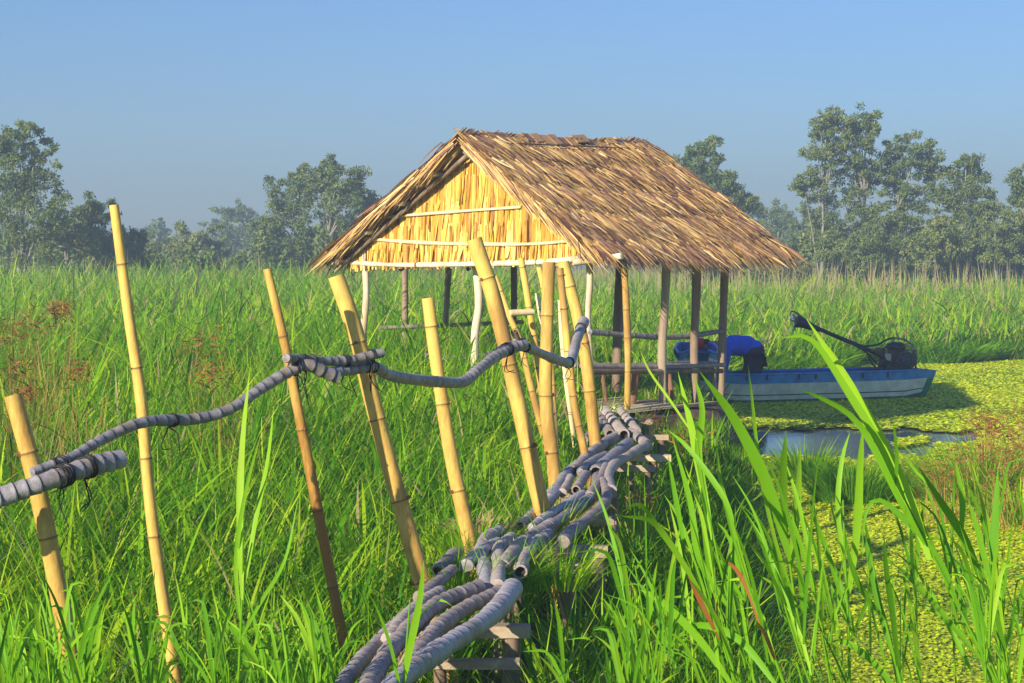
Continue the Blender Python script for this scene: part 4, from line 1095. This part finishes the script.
q = PZ(855, 503, 0); tuft('grass_tuft', q.x, q.y, 0, 900, .55, .42, .013, 'dense grass tuft growing out of the floating mat behind the largest reed', 'grass tuft', t0=.1, t1=.6)
q = PZ(805, 480, 0); tuft('grass_tuft', q.x, q.y, 0, 500, .5, .3, .013, 'smaller grass tuft in the floating mat below the open water', 'grass tuft', t0=.3, t1=.7)
q = PZ(1022, 525, 0); tuft('weed_plant', q.x, q.y, 0, 260, .6, .22, .03, 'pale spiky weed at the right edge below the red sedge', 'weed', t0=.55, t1=.8, lean=1.2)
q = P(232, 640, 6.6); tuft('weed_plant', q.x, q.y, .55, 160, .6, .12, .014, 'grey green bushy weed between the two left stakes near the bottom', 'weed', t0=.05, t1=.4, lean=1.0)
# low grass along the right foot of the walkway is part of near_grass; red sedge patches
def sedge(name, spots, lab, nb=420):
    parts = []
    for (x, y, d, rpx, h) in spots:
        c = P(x, y, d); n = nb; r_ = rpx / F * d
        X = c.x + rng.normal(0, r_ * .75, n); Y = c.y + rng.normal(0, r_ * 1.5, n); Z = c.z + rng.normal(0, r_ * .6, n)
        az = rng.uniform(0, 6.28, n)
        parts.append(blades(np.stack([X, Y, Z], 1), unit(np.stack([np.cos(az), np.sin(az), rng.uniform(-.3, 1, n)], 1)), rng.uniform(.03, .09, n) * d / 14, rng.uniform(.006, .016, n) * d / 14, unit(rng.normal(0, 1, (n, 3))), np.zeros((n, 3)), 2, rng.uniform(0, .8, n)))
        m_ = nb // 4     # stems down to the ground
        X = c.x + rng.normal(0, r_ * .6, m_); Y = c.y + rng.normal(0, r_ * .9, m_)
        g = np.where(in_water(X, Y), 0.0, .3)
        parts.append(blades(np.stack([X, Y, g], 1), unit(np.stack([rng.normal(0, .15, m_), rng.normal(0, .15, m_), np.ones(m_)], 1)), np.maximum(.1, c.z - g) * rng.uniform(.8, 1.2, m_), np.full(m_, .008 * d / 14), unit(rng.normal(0, 1, (m_, 3))), np.zeros((m_, 3)), 2, rng.uniform(.5, 1, m_)))
    V, Q, T = merge(parts)
    return tag(link(name, np_mesh(name, V, Q, {'tint': T}, M['weed'])), lab, 'sedge', kind='stuff')
sedge('red_sedge', [(1000, 440, 19.5, 26, 0), (1020, 455, 18, 22, 0), (968, 462, 18.5, 18, 0), (1000, 480, 16.5, 22, 0), (940, 475, 17, 14, 0), (1030, 420, 21, 18, 0), (985, 425, 21.5, 12, 0)], 'rust red sedge at the right edge beside the open water', 210)
sedge('red_sedge', [(35, 325, 16, 16, 0), (8, 335, 15, 14, 0), (18, 372, 13, 12, 0), (78, 372, 13, 10, 0), (25, 395, 12, 8, 0), (205, 345, 18, 14, 0), (215, 375, 14, 14, 0), (60, 310, 18, 8, 0)], 'rust red seed heads in the grass left of the tallest stake', 150)
sedge('red_sedge', [(660, 425, 17.5, 12, 0), (690, 440, 16.5, 14, 0), (640, 500, 12, 8, 0)], 'brownish dry weeds right of the walkway end', 120)
# tall leafy grass growing in the water-side margin right of walkway
n = 16000
Y = rng.uniform(8.5, 24, n); xl = np.interp(Y, XL_Y, XL_X); X = xl + rng.uniform(-.9, .6, n) * rng.uniform(.2, 1, n)
T_ = np.clip(.35 + .2 * wav(X, Y, 2) + rng.normal(0, .13, n), 0, .8); T_ = np.where(rng.random(n) < .05, .9, T_)
az = rng.uniform(0, 6.28, n); ln = rng.uniform(0, .6, n); L = rng.uniform(.15, .38, n)
V, Q, T = blades(np.stack([X, Y, np.where(in_water(X, Y), 0, .28)], 1), unit(np.stack([np.cos(az) * ln, np.sin(az) * ln, np.ones(n)], 1)), L, rng.uniform(.006, .016, n), unit(np.stack([-np.sin(az), np.cos(az), rng.normal(0, .2, n)], 1)), np.stack([np.cos(az) * .2 * L, np.sin(az) * .2 * L, -.2 * L], 1), 3, T_)
tag(link('shore_grass', np_mesh('shore_grass', V, Q, {'tint': T}, M['grass'])), 'short bright grass fringing the channel right of the walkway', 'grass', kind='stuff')

n = 4000
Y = rng.uniform(72, 135, n); X = rng.uniform(-1, 1, n) * (.31 * Y)
k = (wav(X, Y, .12, 5) + .4 * wav(X, Y, .5, 1) + .25 * (X > 8) > -.1); X, Y = X[k], Y[k]; n = len(X)
V, Q, T = blades(np.stack([X, Y, np.full(n, .3)], 1), unit(np.stack([rng.normal(0, .12, n), rng.normal(0, .1, n), np.ones(n)], 1)), rng.uniform(1.2, 2.35, n), rng.uniform(.03, .06, n), unit(np.stack([np.ones(n), rng.normal(0, .3, n), np.zeros(n)], 1)), np.zeros((n, 3)), 2, rng.uniform(.84, .98, n))
tag(link('dry_reeds', np_mesh('dry_reeds', V, Q, {'tint': T}, M['grass'])), 'pale tan dry reeds in front of the tree line', 'dry reeds', kind='stuff')
for cx_, cy_, k_, lab in ((455, 590, 170, 'grass growing up through the gap behind the nearest bundle'), (505, 578, 200, 'grass sprouting in the overgrown middle of the walkway'), (470, 548, 160, 'grass covering the left side of the overgrown walkway middle'), (545, 535, 130, 'dry mixed grass at the lower ends of the second bundle'), (560, 575, 160, 'grass in front of the thick middle trestle beam')):
    q = PZ(cx_, cy_ - 6, .9)
    if 'overgrown' in lab: tuft('dead_leaves', q.x + .05, q.y + .3, .93, 160, .10, .24, .02, 'brown dead leaves lying on the ' + lab.split(' the ', 1)[1] + (' at the left' if 'left' in lab else ' at the centre'), 'leaf litter', t0=.84, t1=1.0, lean=3.0)
    tuft('grass_tuft', q.x, q.y, .80, k_, .34, .17, .008, lab, 'grass tuft', t0=.25, t1=.9 if 'dry' in lab else .78, lean=.9, group='grass tufts growing through the walkway')
n = 26000
X = rng.uniform(3.0, 26, n) ** 1.0; Y = np.interp(X, YF_X, YF_Y) + .5 * np.sin(X * 1.7) + rng.uniform(-.25, .9, n)
az = rng.uniform(0, 6.28, n); ln = rng.uniform(0, .9, n); L = rng.uniform(.3, .95, n)
V, Q, T = blades(np.stack([X, Y, np.full(n, .0)], 1), unit(np.stack([np.cos(az) * ln, np.sin(az) * ln - .35, np.ones(n)], 1)), L, rng.uniform(.02, .05, n), unit(np.stack([np.ones(n), rng.normal(0, .4, n), rng.normal(0, .3, n)], 1)), np.stack([np.cos(az) * .2 * L, -.2 * L, -.3 * L], 1), 3, np.clip(.42 + .2 * wav(X, Y, 1.2) + rng.normal(0, .17, n), 0, .8))
tag(link('bank_grass', np_mesh('bank_grass', V, Q, {'tint': T}, M['grass'])), 'bright grass overhanging the far bank behind the boat', 'grass', kind='stuff')

# ------------------------------------------------------------------ trees
def tree(name, blobs, base, d, lab, group, cat='tree', leaf_s=.2, n_per=520, tint=.45, trunks=1, tr=.14, wide=1.0, dens=1.0):
    b = P(base[0], 262, d); b.z = .2
    t = empty(name, b, lab, cat, group)
    parts = []; tot = []
    bl = [(P(x, y, d + random.uniform(-1, 1) * r_ * d / F * 1.2), r_ * d / F * wide * 1.14) for x, y, r_ in blobs]
    for c, r_ in bl:
        ks = 16
        for q in range(ks):   # sub clumps
            o_ = Vector((random.gauss(0, .68), random.gauss(0, .68), random.gauss(0, .62))) * r_
            cc = c + o_; rr = r_ * random.uniform(.25, .6)
            n = int(3.6 * n_per / ks * random.uniform(.5, 1.4) * dens)
            v = unit(rng.normal(0, 1, (n, 3))) * (rng.random(n) ** .45)[:, None] * rr
            v[:, 2] *= .75
            pp = np.array(cc) + v
            pp[:, 2] = np.maximum(pp[:, 2], .3)
            Dr = unit(rng.normal(0, 1, (n, 3)) + np.array([0, 0, -.35])); S = unit(np.cross(Dr, rng.normal(0, 1, (n, 3))))
            L = leaf_s * .8 * rng.uniform(.6, 1.5, n)
            tn = np.clip(tint + random.uniform(-.15, .15) + rng.normal(0, .13, n), 0, 1)
            parts.append(blades(pp, Dr, L, L * .42, S, np.zeros((n, 3)), 2, tn, lambda t: np.interp(t, [0, .5, 1], [.4, 1, .15])))
    V, Q, T = merge(parts)
    link('crown', np_mesh('crown', V, Q, {'tint': T}, M['crown']), t)
    mb = MB()
    top = max(bl, key=lambda q: q[0].z)[0]
    fork = b.lerp(top, .38) + Vector((random.uniform(-.3, .3), 0, 0))
    tube(mb, [b, b.lerp(fork, .5) + Vector((random.uniform(-.2, .2), 0, 0)), fork, top], tr, tr * .25, 7, .4, wob=.05, tint=.6)
    mb.build('trunk', M['bark'], t)
    k = 0
    for c, r_ in bl:
        if c is top or k > 14: continue
        k += 1
        s_ = b.lerp(fork, random.uniform(.25, 1.0)) if c.z < fork.z + 1 else fork.lerp(top, random.uniform(0, .5))
        if s_.z > c.z: s_ = b.lerp(fork, .3)
        mb = MB(); tube(mb, [s_, s_.lerp(c, .5) + Vector((0, 0, .15)), c], tr * .45, tr * .12, 6, .5, wob=.06, tint=.6); mb.build('limb', M['bark'], t)
    return t
GL, GR, GM = 'trees along the left skyline', 'trees along the right skyline', 'hazy trees in the far gap'
tree('tall_tree', [(22, 132, 10), (8, 148, 12), (38, 152, 11), (20, 165, 16), (40, 182, 15), (12, 192, 18), (46, 207, 14), (8, 225, 20), (32, 235, 18), (-15, 170, 22), (-18, 215, 25)], (18, 0), 78, 'tall loose crowned tree at the far left edge', GL, leaf_s=.17, tr=.16)
tree('bushy_tree', [(62, 222, 12), (74, 235, 14), (58, 246, 14), (84, 248, 12)], (68, 0), 82, 'rounded green tree right of the tall left edge tree', GL, leaf_s=.18, tint=.6)
tree('bushy_tree', [(88, 206, 10), (96, 214, 11), (86, 226, 12), (100, 236, 13), (108, 247, 12)], (94, 0), 84, 'pointed tree behind the top of the tallest bamboo stake', GL, leaf_s=.18, tint=.5)
tree('bushy_tree', [(120, 238, 12), (134, 244, 11), (124, 253, 12), (140, 256, 9)], (128, 0), 84, 'low dark tree right of the tallest bamboo stake', GL, leaf_s=.18, tint=.3)
tree('bushy_tree', [(170, 244, 12), (182, 250, 13), (160, 254, 11), (196, 252, 11)], (176, 0), 110, 'light green round tree low in the left gap', GL, leaf_s=.24, tint=.7)
tree('bushy_tree', [(208, 246, 10), (216, 254, 10), (204, 256, 9)], (211, 0), 112, 'small dull green tree between the round one and the hazy tall ones', GL, leaf_s=.24, tint=.5)
tree('slender_tree', [(226, 214, 8), (224, 226, 10), (233, 238, 11), (220, 246, 11)], (226, 0), 170, 'hazy tree with notched top in the left gap', GM, leaf_s=.3, n_per=380, tr=.2)
tree('slender_tree', [(244, 210, 7), (246, 220, 8), (244, 233, 9), (250, 246, 10)], (245, 0), 175, 'narrow hazy tree, tallest in the left gap', GM, leaf_s=.3, n_per=380, tr=.2)
tree('slender_tree', [(258, 232, 8), (263, 244, 11), (256, 252, 10)], (260, 0), 150, 'low hazy tree just left of the broad central tree', GM, leaf_s=.3, n_per=380, tr=.2)
tree('spreading_tree', [(300, 182, 10), (290, 192, 12), (282, 207, 12), (298, 210, 15), (278, 225, 13), (294, 232, 16), (274, 244, 12), (300, 250, 15)], (292, 0), 98, 'broad tree left of the thatched roof, left half of the pair', GL, leaf_s=.2, tint=.42)
tree('spreading_tree', [(326, 170, 9), (318, 182, 11), (336, 184, 12), (352, 186, 11), (364, 198, 10), (326, 205, 15), (350, 210, 15), (332, 230, 16), (358, 230, 14), (322, 248, 13), (345, 250, 15)], (336, 0), 97, 'broad tree nearest the thatched roof on its left', GL, leaf_s=.2, tint=.42)
tree('spreading_tree', [(702, 152, 10), (690, 158, 10), (712, 162, 11), (686, 172, 14), (708, 180, 15), (724, 182, 10), (733, 195, 10), (712, 205, 16), (744, 206, 8), (728, 222, 14), (700, 230, 20)], (706, 0), 96, 'dark tree rising behind the right end of the thatched roof', GR, leaf_s=.2, tint=.38)
tree('slender_tree', [(752, 208, 7), (758, 220, 10), (750, 235, 12), (764, 246, 12)], (756, 0), 150, 'hazy tree low right of the thatched roof', GM, leaf_s=.3, n_per=380, tr=.2)
tree('slender_tree', [(778, 214, 8), (786, 224, 10), (774, 236, 12), (792, 246, 12)], (782, 0), 160, 'rounded hazy tree in the gap before the tall right group', GM, leaf_s=.3, n_per=380, tr=.2)
tree('slender_tree', [(802, 226, 8), (806, 240, 10), (800, 250, 10)], (803, 0), 140, 'small hazy tree at the foot of the tall right group', GM, leaf_s=.28, n_per=380, tr=.2)
tree('tall_tree', [(827, 115, 8), (821, 126, 9), (837, 122, 8), (826, 138, 10), (840, 142, 8), (818, 155, 9), (832, 160, 9), (810, 177, 9), (804, 186, 7), (820, 192, 10), (814, 208, 10), (828, 220, 11), (820, 242, 13)], (818, 0), 94, 'tallest feathery tree of the right group with a bare pale trunk', GR, leaf_s=.16, tint=.5, n_per=430, dens=.9)
tree('tall_tree', [(866, 120, 8), (858, 130, 9), (872, 134, 9), (848, 128, 5), (862, 148, 11), (852, 166, 11), (870, 168, 10), (858, 188, 13), (846, 205, 12), (868, 212, 13), (852, 236, 15)], (852, 0), 95, 'second tallest tree of the right group, right of the feathery one', GR, leaf_s=.17, tint=.47, n_per=460)
tree('spreading_tree', [(902, 146, 10), (918, 150, 11), (932, 160, 9), (892, 160, 9), (910, 168, 12), (938, 172, 7), (886, 180, 10), (904, 192, 12), (922, 200, 12), (896, 214, 14), (914, 232, 16)], (900, 0), 96, 'domed tree in the middle of the right group', GR, leaf_s=.18, tint=.4, n_per=480)
tree('spreading_tree', [(966, 164, 8), (972, 176, 10), (958, 184, 11), (978, 192, 11), (948, 196, 10), (966, 206, 13), (986, 208, 10), (950, 222, 14), (972, 232, 14)], (962, 0), 95, 'rounded tree on the right side of the right group', GR, leaf_s=.18, tint=.42)
tree('bushy_tree', [(876, 240, 13), (888, 228, 12), (868, 250, 12), (896, 250, 13)], (882, 0), 90, 'shrubby tree at the foot of the second tallest tree', GR, leaf_s=.18, tint=.4)
tree('bushy_tree', [(932, 240, 13), (944, 246, 12), (922, 250, 12), (938, 226, 9)], (934, 0), 90, 'yellowish shrubby tree below the domed tree', GR, leaf_s=.18, tint=.65)
tree('bushy_tree', [(995, 225, 11), (1006, 236, 14), (985, 245, 13), (1002, 250, 13)], (998, 0), 90, 'green bush filling the gap before the right edge tree', GR, leaf_s=.18, tint=.55)
tree('tall_tree', [(1020, 180, 8), (1030, 190, 12), (1016, 200, 8), (1026, 212, 13), (1018, 232, 14), (1038, 235, 18)], (1024, 0), 92, 'tree cut off by the right edge of the view', GR, leaf_s=.17, tint=.42)
tree('bushy_tree', [(840, 246, 12), (828, 252, 11), (850, 254, 10)], (838, 0), 92, 'small olive bush below the feathery tree', GR, leaf_s=.18, tint=.6)
# far wood reading as one mass
def scrub(spans, dlo, dhi, per, n, ls, w0, w1, tmid):
    parts = []
    for x0, x1, yt in spans:
        for k in range(int((x1 - x0) / per)):
            d = random.uniform(dlo, dhi); x = random.uniform(x0, x1)
            top = yt + 6 * math.sin(x * .09) + 4 * math.sin(x * .23) + random.uniform(-4, 8)
            c = P(x, (top + 292) / 2, d); rz = (292 - top) / 2 * d / F; rx = random.uniform(w0, w1) * d / F
            v = unit(rng.normal(0, 1, (n, 3))) * (rng.random(n) ** .4)[:, None] * np.array([rx, rx, rz])
            pp = np.array(c) + v; pp[:, 2] = np.maximum(pp[:, 2], .2)
            Dr = unit(rng.normal(0, 1, (n, 3))); S = unit(np.cross(Dr, rng.normal(0, 1, (n, 3)))); L = ls * rng.uniform(.6, 1.4, n)
            parts.append(blades(pp, Dr, L, L * .5, S, np.zeros((n, 3)), 1, np.clip(tmid + random.uniform(-.15, .15) + rng.normal(0, .15, n), 0, 1), lambda t: 1.0))
    return merge(parts)
V, Q, T = scrub(((-60, 60, 230), (40, 150, 242), (150, 270, 253), (262, 400, 236), (680, 780, 240), (795, 1090, 228)), 92, 118, 2.6, 620, .2, 6, 13, .5)
tag(link('undergrowth', np_mesh('undergrowth', V, Q, {'tint': T}, M['crown'])), 'shrubby undergrowth at the foot of the tree line', 'undergrowth', kind='stuff')
parts = []
for x0, x1, yt in ((-60, 130, 236), (130, 330, 232), (320, 700, 226), (690, 830, 222), (820, 1100, 228)):
    for k in range(int((x1 - x0) / 7)):
        d = random.uniform(190, 230); x = random.uniform(x0, x1)
        top = yt + 8 * math.sin(x * .07) + 5 * math.sin(x * .19) + random.uniform(-3, 6)
        n = 420
        c = P(x, (top + 276) / 2, d); rz = (276 - top) / 2 * d / F * 1.0; rx = random.uniform(6, 11) * d / F
        v = unit(rng.normal(0, 1, (n, 3))) * (rng.random(n) ** .4)[:, None] * np.array([rx, rx, rz])
        pp = np.array(c) + v; pp[:, 2] = np.maximum(pp[:, 2], .2)
        Dr = unit(rng.normal(0, 1, (n, 3))); S = unit(np.cross(Dr, rng.normal(0, 1, (n, 3)))); L = rng.uniform(.35, .8, n)
        parts.append(blades(pp, Dr, L, L * .6, S, np.zeros((n, 3)), 1, np.clip(.4 + rng.normal(0, .15, n), 0, 1), lambda t: 1.0))
V, Q, T = merge(parts)
tag(link('distant_wood', np_mesh('distant_wood', V, Q, {'tint': T}, M['crown'])), 'hazy distant wood along the horizon', 'wood', kind='stuff')

# ------------------------------------------------------------------ haze
hz = bpy.data.materials.new('haze'); hz.use_nodes = True; n_ = hz.node_tree
for x in list(n_.nodes):
    if x.type != 'OUTPUT_MATERIAL': n_.nodes.remove(x)
vol = n_.nodes.new('ShaderNodeVolumePrincipled')
vol.inputs['Color'].default_value = (.64, .82, 1, 1); vol.inputs['Density'].default_value = .0031; vol.inputs['Anisotropy'].default_value = 0.2
n_.links.new(vol.outputs[0], n_.nodes['Material Output'].inputs['Volume'])
mb = MB(); box(mb, (0, 170, 9.5), (420, 0, 0), (0, 245, 0), (0, 0, 11))
tag(mb.build('haze', hz), 'thin blue morning haze over the field', kind='stuff')
